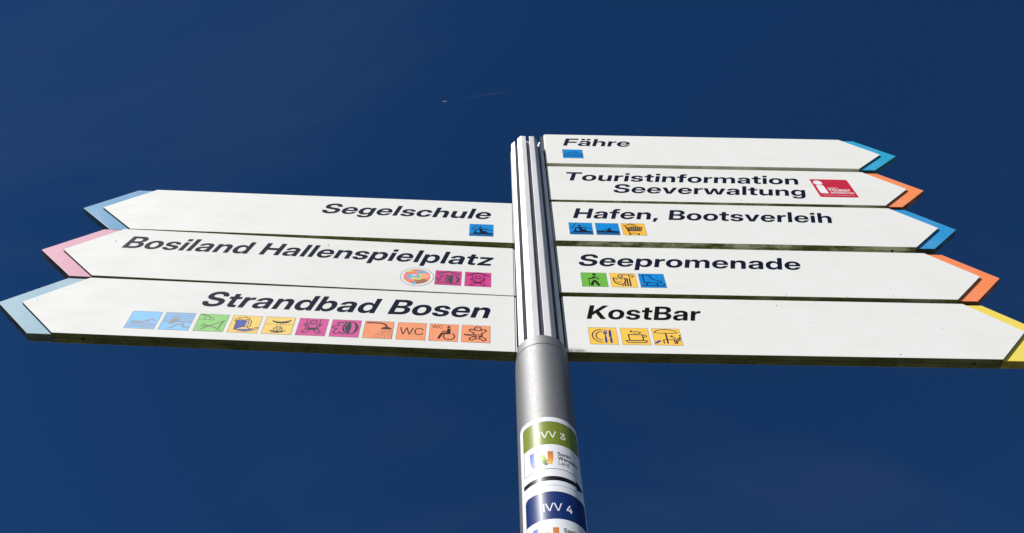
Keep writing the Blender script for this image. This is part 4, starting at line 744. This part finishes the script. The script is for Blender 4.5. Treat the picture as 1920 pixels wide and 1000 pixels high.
def board(key, label, tip_rgb, edge, tip_edge, worn=0.0, face=None, lit_rim=False):
    ph, z0, shr, xe = FIT[key]
    zt_top = 0.988 if key == 'L0' else 1
    D, c1, c2, c3, b1, b2, b3 = GEO[key[0]]
    c1, c2, c3, b1, b2, b3 = [v + xe for v in (c1, c2, c3, b1, b2, b3)]
    sgn = -1 if key[0] == 'L' else 1
    o = empty('direction_sign', (0, D * H, Z(z0)), ph, label, 'direction sign', GROUP)
    poly = [(xe, 0), (xe, zt_top), (c1, zt_top), (c2, TIPZ), (c3, 0)]
    gap = 0.0035
    fm = face or M_white
    em = M_edge[edge]
    bm = bmesh.new(); prism(bm, poly, 0, T / 2 - gap / 2, shr, bev=0.0004, back=2, diag=True)
    bm_obj('front_panel', bm, [fm, em, M_dark], o)
    bm = bmesh.new(); prism(bm, poly, T / 2 + gap / 2, T, shr, front=2, bev=0.0003, back=0)
    bm_obj('rear_panel', bm, [fm, em, M_dark], o)
    i_ = 0.012
    core = [(xe + sgn * i_, i_), (xe + sgn * i_, 1 - i_), (c1 - sgn * i_, 1 - i_), (c2 - sgn * 2 * i_, TIPZ), (c3 - sgn * i_, i_)]
    bm = bmesh.new(); prism(bm, core, T / 2 - gap / 2 - 0.002, T / 2 + gap / 2 + 0.002, shr)
    bm_obj('core', bm, [M_dark, M_dark], o)
    # coloured arrow head behind the white panel
    g = 0.0022 * sgn
    tp = [(c1 + g, zt_top), (b1, zt_top), (b2, TIPZ), (b3, 0.0), (c3 + g, 0.0), (c2 + g * 1.3, TIPZ)]
    bm = bmesh.new()
    tm = tipmat('tip_paint_' + key, tip_rgb, worn)
    prism(bm, tp, REC, T - 0.004, shr, 0, 1, bev=0.0006 if lit_rim else 0.0003)
    if lit_rim:
        for f in bm.faces:                  # white rim painted along the chamfer as an edge highlight
            n_ = f.normal
            f.normal_update()
            if 0.15 < abs(f.normal.y) < 0.97: f.material_index = 2
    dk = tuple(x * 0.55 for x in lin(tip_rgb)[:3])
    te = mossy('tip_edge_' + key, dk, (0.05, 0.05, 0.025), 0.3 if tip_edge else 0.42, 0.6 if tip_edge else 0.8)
    bm_obj('arrow_tip', bm, [tm, te, M_white_edge], o)
    # screw in the lower seam near the point
    xs = c3 - sgn * 0.275
    bm = bmesh.new()
    bmesh.ops.create_cone(bm, cap_ends=True, segments=14, radius1=0.0034, radius2=0.0030, depth=0.0012)
    for v in bm.verts: v.co = Vector((v.co.x + xs * H, v.co.y + T / 2 * H, v.co.z - 0.0004 + shr * xs * H))
    bm_obj('screw', bm, [M_dark], o)
    # tab that slides into the column
    bm = bmesh.new()
    prism(bm, [(xe - sgn * 0.001, 0.012), (xe - sgn * 0.017, 0.012), (xe - sgn * 0.017, zt_top - 0.01), (xe - sgn * 0.001, zt_top - 0.01)][::-1], 0.008, T - 0.008, shr)
    bm_obj('end_cap', bm, [M_white, em], o)
    bm = bmesh.new()
    lo = {'L0': 0.01, 'R0': 0.01, 'L1': -0.012}.get(key, -0.07)
    prism(bm, [(xe - sgn * 0.016, lo), (xe - sgn * 0.062, lo), (xe - sgn * 0.062, zt_top - 0.002), (xe - sgn * 0.016, zt_top - 0.002)][::-1], T / 2 - 0.02, T / 2 + 0.02, shr)
    bm_obj('mounting_tab', bm, [M_dark, M_dark], o)  # near black stands in for the post's shadow and the shaded gaps
    o_place = lambda x, z, lift, b=0.0: (x * H, -(b + lift), (z + shr * x) * H)
    return o, shr, o_place

def lettering(o, pl, s, cap, x0, x1, base, m=None, slant=0.215, track=0):
    return put(text2d(s, 'B', cap, x0, base, x1, slant, track), lambda x, z, l: pl(x, z, l, 0.00014), 'lettering', [m or NAVY], o)

def picto(o, pl, x, z, w_, h_, bgm, sym, mats, name=None):
    """printed square with its symbol as a sub-part; thin foil stuck on the board"""
    bm = bmesh.new()
    q = [(x, z), (x + w_, z), (x + w_, z + h_), (x, z + h_)]
    V = [pl(a_, b_, 0, 0.00011) for a_, b_ in q] + [pl(a_, b_, 0, 0.00002) for a_, b_ in q]
    Fc = [(0, 1, 2, 3), (0, 4, 5, 1), (1, 5, 6, 2), (2, 6, 7, 3), (3, 7, 4, 0)]
    p = mesh_obj('pictogram', V, Fc, [bgm], o)
    pcs = []
    for pc in sym:
        pcs.append(([(x + a_ * w_, z + b_ * h_) for a_, b_ in pc[0]], pc[1], pc[2] if len(pc) > 2 else 0))
    # thin darker outline of the foil
    fr = stroke(0.010, [(0.006, 0.006), (0.994, 0.006), (0.994, 0.994), (0.006, 0.994)], True)
    pcs.append(([(x + a_ * w_, z + b_ * h_) for a_, b_ in fr[0]], fr[1], len(mats)))
    put(pcs, lambda a_, b_, l: pl(a_, b_, l, 0.00014), 'symbol', mats + [F('foil_edge', (120, 112, 108))], p)
    return p

def specks(o, pl, pts):
    """little bits of dirt and insects stuck to the face"""
    rnd = random.Random(len(pts) * 7 + int(abs(pts[0][0]) * 100))
    for x, z, s, ang in pts:
        bm = bmesh.new()
        bmesh.ops.create_icosphere(bm, subdivisions=1, radius=0.5)
        for v in bm.verts:
            u_, v_ = v.co.x * s * 2.2, v.co.z * s
            j = 1 + rnd.uniform(-.3, .3)
            xx, zz = u_ * math.cos(ang) - v_ * math.sin(ang), u_ * math.sin(ang) + v_ * math.cos(ang)
            q = pl(x + xx * j, z + zz * j, 0, 0)
            v.co = Vector((q[0], q[1] - abs(v.co.y) * s * H * 0.5, q[2]))
        bm_obj('dirt_speck', bm, [F('dried_dirt', (0.09, 0.085, 0.075))], o)

W, HH = 0.28, 0.292
# -- left side, top to bottom
o, s_, pl = board('L2', 'white direction board reading Segelschule with a mid blue arrow tip, topmost on the left', (48, 132, 178), 'heavy', False, 0.35, lit_rim=True)
lettering(o, pl, 'Segelschule', 0.254, -2.236, -0.238, 0.557)
picto(o, pl, -0.486, 0.130, W, HH, P_BLUE, sy_sailor(), [INK_B])
specks(o, pl, [(-1.9, 0.30, 0.006, 0.3), (-3.4, 0.33, 0.005, 1.0), (-3.35, 0.52, 0.006, 0.1)])

o, s_, pl = board('L1', 'white direction board reading Bosiland Hallenspielplatz with a pink arrow tip', (205, 144, 168), 'heavy', True, 0.15, lit_rim=True)
lettering(o, pl, 'Bosiland Hallenspielplatz', 0.258, -4.183, -0.198, 0.587)
picto(o, pl, -0.818, 0.144, W, HH, P_PINK, sy_bear_roof(), [INK_SLATE])
picto(o, pl, -0.504, 0.143, W, HH, P_PINK, sy_swing_roof(), [F('plum_ink', (98, 24, 66))])
specks(o, pl, [(-2.02, 0.865, 0.012, 0.5), (-4.28, 0.72, 0.011, 0.7), (-4.3, 0.62, 0.005, 0.9), (-3.6, 0.42, 0.004, 0.2), (-1.5, 0.12, 0.004, 0.2)])
# round children's sticker: plain abstract colour patches
emb = put([(ell(-1.008, 0.285, 0.172, 0.182, 40), tessellate_polygon([[Vector((x, y, 0)) for x, y in ell(-1.008, 0.285, 0.172, 0.182, 40)]]), 0)],
          lambda x, z, l: pl(x, z, l, 0.00011), 'round_sticker', [F('sticker_white', (236, 232, 228))], o)
cx, cz = -1.008, 0.287
E_ = lambda x, z, rx, ry, m_: fill(ell(cx + x, cz + z, rx, ry, 26), m_)
pat = [E_(0, 0, 0.142, 0.152, 0), fill([(cx - 0.06, cz - 0.136)] + [(cx - 0.03, cz - 0.10), (cx + 0.03, cz - 0.055), (cx + 0.08, cz - 0.04), (cx + 0.124, cz - 0.075), (cx + 0.07, cz - 0.131), (cx, cz - 0.15)], 1),
       E_(0.07, 0.02, 0.055, 0.055, 2), E_(-0.035, -0.01, 0.075, 0.055, 3), E_(-0.025, -0.035, 0.04, 0.025, 4), E_(0.04, 0.095, 0.055, 0.028, 3), E_(-0.075, 0.10, 0.035, 0.015, 4),
       stroke(0.022, bez((cx + 0.01, cz - 0.06), (cx + 0.05, cz - 0.05), (cx + 0.06, cz), (cx + 0.02, cz + 0.06)), m=4), E_(-0.03, 0.03, 0.03, 0.016, 5), E_(-0.02, -0.135, 0.02, 0.03, 3)]
put(pat, lambda x, z, l: pl(x, z, l, 0.00014), 'printed_patches', [F('salmon', (240, 140, 118)), F('hill_brown', (166, 122, 98)), F('peach', (255, 176, 148)), F('sky_patch', (120, 182, 226)), F('lemon_patch', (222, 212, 96)), F('pale_patch', (206, 214, 240))], emb)
put([stroke(0.006, ell(-1.008, 0.285, 0.174, 0.184, 40), True)], lambda x, z, l: pl(x, z, l, 0.00015), 'rim_line', [F('rim_grey', (150, 158, 170))], emb)

o, s_, pl = board('L0', 'white direction board reading Strandbad Bosen over eleven pictograms, pale blue arrow tip', (132, 170, 188), 'dark', True, 0.25, lit_rim=True)
lettering(o, pl, 'Strandbad Bosen', 0.272, -3.066, -0.226, 0.556)
row = [(-3.668, P_BLUE_PALE, sy_swimmer(), [INK_PALE]), (-3.352, P_BLUE_PALE, sy_net(), [INK_PALE]), (-3.029, P_GREEN_PALE, sy_deckchair(), [INK_OLIVE]),
       (-2.711, P_YEL2, sy_beer(), [INK_SLATE, BLUE_SOFT, P_YEL2]), (-2.392, P_YEL2, sy_fire(), [INK_SLATE]), (-2.073, P_PINK2, sy_swing(), [INK_SLATE]),
       (-1.757, P_PINK2, sy_bear(), [INK_SLATE]), (-1.441, P_ORA, sy_shower(), [F('brown_ink', (84, 66, 62))]), (-1.125, P_ORA, sy_wc(), [F('brown_ink', (84, 66, 62))]),
       (-0.814, P_ORA, sy_wheelchair(), [F('umber_ink', (58, 44, 40))]), (-0.503, P_ORA, sy_changing(), [F('umber_ink', (58, 44, 40))])]
for x, b_, sy, ms in row: picto(o, pl, x, 0.125, W, 0.293, b_, sy, ms)
specks(o, pl, [(-4.62, 0.53, 0.008, 1.3), (-4.5, 0.60, 0.005, 0.3), (-3.9, 0.55, 0.005, 0.3), (-0.84, 0.115, 0.005, 0.3), (-3.6, 0.72, 0.004, 0.3)])

# -- right side, top to bottom
o, s_, pl = board('R4', 'white direction board reading Fähre with a turquoise arrow tip, highest on the right', (44, 160, 200), 'light', False)
lettering(o, pl, 'Fähre', 0.258, 0.748, 1.698, 0.603)
picto(o, pl, 0.728, 0.177, W, 0.294, P_BLUE, sy_ferry(), [F('deep_teal_ink', (18, 62, 104))])

o, s_, pl = board('R3', 'white direction board reading Touristinformation Seeverwaltung and a red emblem', (246, 142, 88), 'heavy', True)
lettering(o, pl, 'Touristinformation', 0.257, 0.737, 3.790, 0.568)
lettering(o, pl, 'Seeverwaltung', 0.256, 1.314, 3.803, 0.226)
specks(o, pl, [(2.33, 0.17, 0.007, 1.3), (0.62, 0.955, 0.007, 0.3), (4.2, 0.6, 0.004, 0.2), (4.55, 0.45, 0.006, 0.8), (2.9, 0.06, 0.009, 2.2), (4.3, 0.82, 0.005, 0)])
# red emblem
ex0, ex1, ez0, ez1 = 3.952, 4.448, 0.212, 0.744
rr = []
for (cx_, cz_, a0) in ((ex1 - 0.03, ez1 - 0.03, 0), (ex0 + 0.012, ez1 - 0.012, 90), (ex0 + 0.03, ez0 + 0.03, 180), (ex1 - 0.012, ez0 + 0.012, 270)):
    r_ = 0.03 if a0 in (0, 180) else 0.012
    rr += ell(cx_, cz_, r_, r_, 5, a0, a0 + 90)
M_RED = F('crimson_print', (196, 42, 68))
M_PW = F('print_white', (238, 236, 236))
pb = put([fill(rr, 0)], lambda x, z, l: pl(x, z, l, 0.00011), 'information_emblem', [M_RED], o)
ew, eh = ex1 - ex0, ez1 - ez0
U = lambda p: (ex0 + p[0] * ew, ez0 + p[1] * eh)
pcs = [fill([U(p) for p in ell(0.165, 0.80, 0.115, 0.125, 26)], 0), fill([U(p) for p in ((0.07, 0.645), (0.265, 0.66), (0.285, 0.21), (0.075, 0.215))], 0)]
def tfit(s, fs, cap, x0, x1, b):
    return [([U(p) for p in v], t, 0) for v, t in text2d(s, fs, cap, x0, b, x1)]
pcs += tfit('GEPRÜFTE', 'B', 0.055, 0.335, 0.60, 0.47) if all(c in FONT['B'] for c in 'GEPRÜFTE') else []
pcs += tfit('TOURIST', 'B', 0.125, 0.335, 0.90, 0.315)
pcs += tfit('INFORMATION', 'B', 0.075, 0.345, 0.94, 0.20)
pcs += tfit('Deutscher Tourismusverband e.V.', 'R', 0.035, 0.12, 0.93, 0.095)
put(pcs, lambda x, z, l: pl(x, z, l, 0.00014), 'emblem_print', [M_PW], pb)

o, s_, pl = board('R2', 'white direction board reading Hafen, Bootsverleih with a mid blue arrow tip', (48, 146, 204), 'mid', True)
lettering(o, pl, 'Hafen, Bootsverleih', 0.264, 0.746, 3.922, 0.568)
picto(o, pl, 0.683, 0.154, W, 0.297, P_BLUE, sy_sailor(), [INK_B])
picto(o, pl, 0.998, 0.155, W, 0.297, P_BLUE, sy_rower(), [INK_B])
picto(o, pl, 1.311, 0.158, W, 0.299, P_AMB, sy_cart(), [F('cart_ink', (60, 36, 26)), F('cart_grey', (150, 130, 100))])

o, s_, pl = board('R1', 'white direction board reading Seepromenade with three pictograms and an orange arrow tip', (246, 138, 88), 'heavy', True)
lettering(o, pl, 'Seepromenade', 0.260, 0.741, 3.222, 0.562)
picto(o, pl, 0.743, 0.124, W, 0.293, P_GREEN, sy_hiker(), [F('forest_ink', (14, 44, 26))])
picto(o, pl, 1.058, 0.124, W, 0.293, P_YEL, sy_culture(), [F('indigo_ink', (44, 38, 78))])
picto(o, pl, 1.369, 0.124, W, 0.293, P_BLUE, sy_skate(), [F('night_blue_ink', (14, 28, 66))])
specks(o, pl, [(4.05, 0.055, 0.010, 0.9), (2.9, 0.035, 0.009, 2.4), (1.9, 0.08, 0.004, 0.4), (3.0, 0.62, 0.004, 0.2), (3.55, 0.02, 0.006, 0.1)])

o, s_, pl = board('R0', 'white direction board reading KostBar over three amber pictograms, yellow arrow tip, lowest on the right', (240, 214, 92), 'dark', False, face=M_white_smudged)
lettering(o, pl, 'KostBar', 0.255, 0.742, 1.927, 0.582, BLACK, slant=0.2)
picto(o, pl, 0.741, 0.137, W, 0.293, P_YEL, sy_cutlery(), [F('indigo_ink', (44, 38, 78)), BLUE_FILL])
picto(o, pl, 1.058, 0.137, W, 0.292, P_YEL, sy_cup(), [F('indigo_ink', (44, 38, 78))])
picto(o, pl, 1.371, 0.138, W, 0.291, P_YEL, sy_garden(), [F('indigo_ink', (44, 38, 78)), BLUE_FILL])
specks(o, pl, [(2.75, 0.90, 0.011, 2.5), (2.6, 0.88, 0.004, 0.4), (4.35, 0.52, 0.007, 0.3), (3.75, 0.05, 0.011, 2.6), (1.9, 0.95, 0.005, 0.5), (3.4, 0.35, 0.004, 0.1)])

# ---------------------------------------------------------------- trail stickers wrapped round the pole
STROKE = 1.0
def cplace(u, z, lift):
    t = u * KP * H / RS
    z = z - 0.008
    r = RS + lift
    x, y, zz = r * math.sin(t), -r * math.cos(t), ZP(z)
    return (x, y, zz)
MG = mat('sticker_gloss_white', (0.80, 0.81, 0.84), 0.42, coat=0.05, spec=0.25)
MG.node_tree.nodes['Principled BSDF'].inputs['Coat Roughness'].default_value = 0.13
def gloss(name, rgb):
    if name in _cache: return _cache[name]
    M = mat(name, lin(rgb), 0.42, coat=0.05, spec=0.25)
    bsdf(M).inputs['Coat Roughness'].default_value = 0.13
    n = noise(M, 35, 5, 0.6)
    c = lin(rgb)
    M.node_tree.links.new(mix(M, rng(M, n.outputs['Fac'], 0.4, 0.75), c, tuple(x * 0.88 for x in c[:3])), bsdf(M).inputs['Base Color'])
    _cache[name] = M
    return M

def wrap_rect(name, u0, u1, z0, z1, r, lift, m, parent, rb=None, cols=72):
    """rounded rectangle lying on the cylinder, built in narrow strips"""
    rb = r if rb is None else rb
    us = sorted(set([u0 + (u1 - u0) * i / cols for i in range(cols + 1)] + [u0 + r * k / 6 for k in range(7)] + [u1 - r * k / 6 for k in range(7)]))
    V, Fc = [], []
    for u in us:
        d = min(u - u0, u1 - u)
        h = r - math.sqrt(max(0, r * r - (r - d) ** 2)) if d < r else 0
        hb = rb - math.sqrt(max(0, rb * rb - (rb - d) ** 2)) if d < rb else 0
        V += [cplace(u, z0 + hb, lift), cplace(u, z1 - h, lift)]
    for i in range(len(us) - 1): Fc.append((2 * i, 2 * i + 2, 2 * i + 3, 2 * i + 1))
    return mesh_obj(name, V, Fc, [m], parent, smooth=True)

def wrap_line(w_, pts, closed=False):
    P = []
    n = len(pts)
    for i in range(n if closed else n - 1):
        a_, b_ = pts[i], pts[(i + 1) % n]
        k = max(1, int(abs(b_[0] - a_[0]) / 0.01))
        P += [(a_[0] + (b_[0] - a_[0]) * j / k, a_[1] + (b_[1] - a_[1]) * j / k) for j in range(k)]
    if not closed: P.append(pts[-1])
    return stroke(w_, P, closed)

def ribbon(pts, cols, w_, k=5):
    rails = [stroke(w_ * abs(1 - 2 * j / (k - 1)) + 1e-5, pts)[0] for j in range(k)]
    n = len(pts)
    v, f, cc = [], [], []
    for j in range(k): v += rails[j][:n] if j < k / 2 else rails[j][n:]
    for j in range(k - 1):
        for i in range(n - 1): f.append((j * n + i, j * n + i + 1, (j + 1) * n + i + 1, (j + 1) * n + i))
    for i in range(k * n):
        t = (i % n) / (n - 1) * (len(cols) - 1)
        q = min(int(t), len(cols) - 2); t -= q
        cc.append(tuple(cols[q][c] * (1 - t) + cols[q + 1][c] * t for c in range(3)))
    return v, f, cc

def emblem(parent, dz, B=0.0):
    parts = [ribbon(bez((-0.150, 5.89 + dz), (-0.150, 5.76 + dz), (-0.135, 5.718 + dz), (-0.112, 5.722 + dz), 10) + bez((-0.104, 5.726 + dz), (-0.092, 5.745 + dz), (-0.085, 5.78 + dz), (-0.080, 5.822 + dz), 8)[1:], [lin((84, 118, 190)), lin((140, 150, 196)), lin((152, 150, 180)), lin((190, 220, 244)), lin((214, 234, 250))], 0.044),
             ribbon(bez((-0.066, 5.832 + dz), (-0.056, 5.78 + dz), (-0.045, 5.735 + dz), (-0.018, 5.726 + dz), 10), [lin((188, 212, 92)), lin((176, 196, 92)), lin((110, 140, 110)), lin((92, 112, 104))], 0.046),
             ribbon(bez((0.003, 5.868 + dz), (0.003, 5.80 + dz), (0.004, 5.755 + dz), (-0.016, 5.726 + dz), 10), [lin((190, 120, 66)), lin((214, 134, 62)), lin((236, 170, 80)), lin((240, 196, 110))], 0.044)]
    V, Fc, Cc = [], [], []
    for i, (v, f, cc) in enumerate(parts):
        b = len(V)
        V += [cplace(x, z, 0.00020 + B + i * 2e-5) for x, z in v]
        Fc += [tuple(b + q for q in ff)[::-1] for ff in f]
        Cc += cc
    M = _cache.get('emblem')
    if not M:
        M = mat('emblem_print', (1, 1, 1, 1), 0.42, coat=0.05, spec=0.25)
        at = node(M, 'ShaderNodeAttribute'); at.attribute_name = 'print'
        M.node_tree.links.new(at.outputs['Color'], bsdf(M).inputs['Base Color'])
        _cache['emblem'] = M
    o = mesh_obj('emblem', V, Fc, [M], parent, smooth=True)
    ca = o.data.color_attributes.new('print', 'FLOAT_COLOR', 'POINT')
    for i, c in enumerate(Cc): ca.data[i].color = c + (1,)
    return o

def sticker(label, dz, num, band_rgb, band_name, base_lift=0.0):
    o = empty('trail_sticker', post_origin, 0, label, 'sticker', 'hiking trail stickers on the pole')
    o.rotation_euler = (0, TILT, 0)
    B = base_lift
    wrap_rect('backing', -0.285, 0.345, 5.478 + dz, (6.292 if not dz else 6.303) + dz, 0.055 if not dz else 0.008, 0.00015 + B, MG, o, 0.004)
    if dz: put([wrap_line(0.004, [(-0.283, 6.301 + dz), (0.343, 6.301 + dz)])], lambda x, z, l: cplace(x, z, l + 0.00019 + B), 'seam_shadow', [gloss('seam_shadow_grey', (150, 150, 156))], o, smooth=True)  # grey line painted as the thin shadow along the overlapping sticker's edge
    line = gloss('sticker_line', (40, 40, 44))
    u0, u1, zb, zt_ = -0.236, 0.312, 5.668 + dz, 6.232 + dz
    wrap_rect('colour_band', u0 + 0.003, u1 - 0.003, 5.953 + dz, zt_ - 0.003, 0.03, 0.00018 + B, gloss(band_name, band_rgb), o, 0.001)
    c = 0.028
    fr = [(u0, zb), (u1, zb), (u1, zt_ - c)] + ell(u1 - c, zt_ - c, c, c, 5, 0, 90) + ell(u0 + c, zt_ - c, c, c, 5, 90, 180)
    put([wrap_line(0.0055, fr, True)], lambda x, z, l: cplace(x, z, l + 0.00021 + B), 'outline', [line], o, smooth=True)
    t1 = text2d('IVV', 'L', 0.080, -0.080, 6.033 + dz, 0.062)
    t2 = text2d(num, 'B', 0.078, 0.094, 6.030 + dz, 0.142)
    put(t1 + t2, lambda x, z, l: cplace(x, z, l + 0.00023 + B), 'trail_number', [gloss('sticker_print_white', (245, 245, 248))], o, smooth=True)
    tt = text2d('Sankt', 'B', 0.040, 0.060, 5.826 + dz, 0.176) + text2d('Wendeler', 'B', 0.040, 0.060, 5.775 + dz, 0.262)
    tl = text2d('Land', 'L', 0.040, 0.063, 5.722 + dz, 0.152)
    put(tt + tl, lambda x, z, l: cplace(x, z, l + 0.00023 + B), 'region_name', [gloss('sticker_print_black', (30, 30, 34))], o, smooth=True)
    emblem(o, dz, B)
    # black arrow pointing right
    pts = wrap_line(0.047, [(-0.252, 5.562 + dz), (0.235, 5.562 + dz)])
    head = ([(0.212, 5.615 + dz), (0.212, 5.51 + dz), (0.26, 5.53 + dz), (0.26, 5.594 + dz), (0.318, 5.562 + dz)], [(0, 1, 2, 3), (3, 2, 4)])
    put([pts, head], lambda x, z, l: cplace(x, z, l + 0.00019 + B), 'arrow', [gloss('sticker_black', (16, 16, 18))], o, smooth=True)
    return o
sticker('glossy white trail sticker with an olive green band reading IVV 3, on the silver pole', 0.0, '3', (122, 136, 40), 'olive_band')
sticker('glossy white trail sticker with a dark blue band reading IVV 4, below the green one', -0.816, '4', (16, 46, 108), 'blue_band', 0.00012)

# ---------------------------------------------------------------- airliner and its trail, far up
def far(d, dist): return Vector(d).normalized() * dist + Vector((0, 0, CAMZ))
Mp = mat('aircraft_white', (0.85, 0.86, 0.88), 0.4)
P0 = far((-0.0664187, 0.34943394, 0.93460391), 11200)
tr = far((-0.00174067, 0.34192101, 0.93972708), 11200 * 0.9346 / 0.93973)
fwd = (P0 - tr); fwd.z = 0; fwd.normalize()
ac = empty('airliner', P0, math.atan2(fwd.y, fwd.x), 'tiny pale airliner high in the blue sky, left of the post', 'airplane')
def tube(prof, name, parent, m_, n=16):
    V, Fc = [], []
    if prof[0][0] > prof[-1][0]: prof = prof[::-1]
    for x, r, zc in prof:
        for i in range(n):
            t = 2 * math.pi * i / n
            V.append((x, r * math.cos(t), zc + r * math.sin(t)))
    for k in range(len(prof) - 1):
        for i in range(n):
            j = (i + 1) % n
            Fc.append((k * n + i, k * n + j, (k + 1) * n + j, (k + 1) * n + i))
    Fc.append(tuple(range(n))[::-1]); Fc.append(tuple(range((len(prof) - 1) * n, len(prof) * n)))
    o = mesh_obj(name, V, Fc, [m_], parent, smooth=True)
    bm = bmesh.new(); bm.from_mesh(o.data); bmesh.ops.recalc_face_normals(bm, faces=bm.faces[:]); bm.to_mesh(o.data); bm.free()
    return o
tube([(33, 0.1, -0.5), (31, 1.4, -0.3), (27, 2.6, 0), (20, 3, 0), (-14, 3, 0), (-24, 1.8, 0.7), (-32, 0.3, 1.4)], 'fuselage', ac, Mp)
def slab(name, pts, th, parent, vertical=False):
    bm = bmesh.new()
    a_ = [bm.verts.new((x, 0, y) if vertical else (x, y, zz)) for x, y, zz in pts]
    f = bm.faces.new(a_)
    r = bmesh.ops.extrude_face_region(bm, geom=[f])
    for v in [g for g in r['geom'] if isinstance(g, bmesh.types.BMVert)]:
        v.co += Vector((0, th, 0)) if vertical else Vector((0, 0, th))
    bm_obj(name, bm, [Mp], parent)
for s in (1, -1):
    slab('wing', [(8, s * 2, -1), (-6, s * 2, -1), (-12, s * 29, 1), (-9, s * 29, 1)], 0.7, ac)
    slab('tailplane', [(-24, s * 1, 1), (-30, s * 1, 1), (-33, s * 9, 1.5), (-31, s * 9, 1.5)], 0.4, ac)
    tube([(4, 1.2, -2.6), (2, 1.5, -2.6), (-2, 1.0, -2.6)], 'engine', ac, Mp, 10).location = (2, s * 9, 0)
slab('fin', [(-22, 2, 0), (-30, 2, 0), (-34, 10, 0), (-30, 10, 0)], 0.5, ac, True)
def vapour(name, dens):
    M = bpy.data.materials.new(name); M.use_nodes = True
    n = M.node_tree; n.nodes.clear()
    o_ = n.nodes.new('ShaderNodeOutputMaterial'); v = n.nodes.new('ShaderNodeVolumeScatter')
    v.inputs['Color'].default_value = (1, 1, 1, 1); v.inputs['Density'].default_value = dens
    n.links.new(v.outputs[0], o_.inputs['Volume'])
    return M
ctr = empty('contrail', P0, ac.rotation_euler.z, 'faint short white vapour trail behind the tiny airliner', 'contrail')
rr_ = random.Random(4)
tube([(-62, 0.5, 0), (-90, 7, 0)] + [(-130 - 55 * i, 9 + 1.0 * i + rr_.uniform(-1.5, 1.5), rr_.uniform(-1.5, 1.5)) for i in range(10)] + [(-690, 13, 0), (-760, 7, 0), (-860, 1, 0)], 'vapour_streak', ctr, vapour('ice_trail', 0.0005), 14)
tube([(8, 0.5, 0), (0, 6, 0), (-16, 8, 0), (-34, 6, 0), (-48, 1, 0)], 'vapour_head', ctr, vapour('dense_ice_trail', 0.035), 14)
ac.scale = (0.55, 0.55, 0.55)
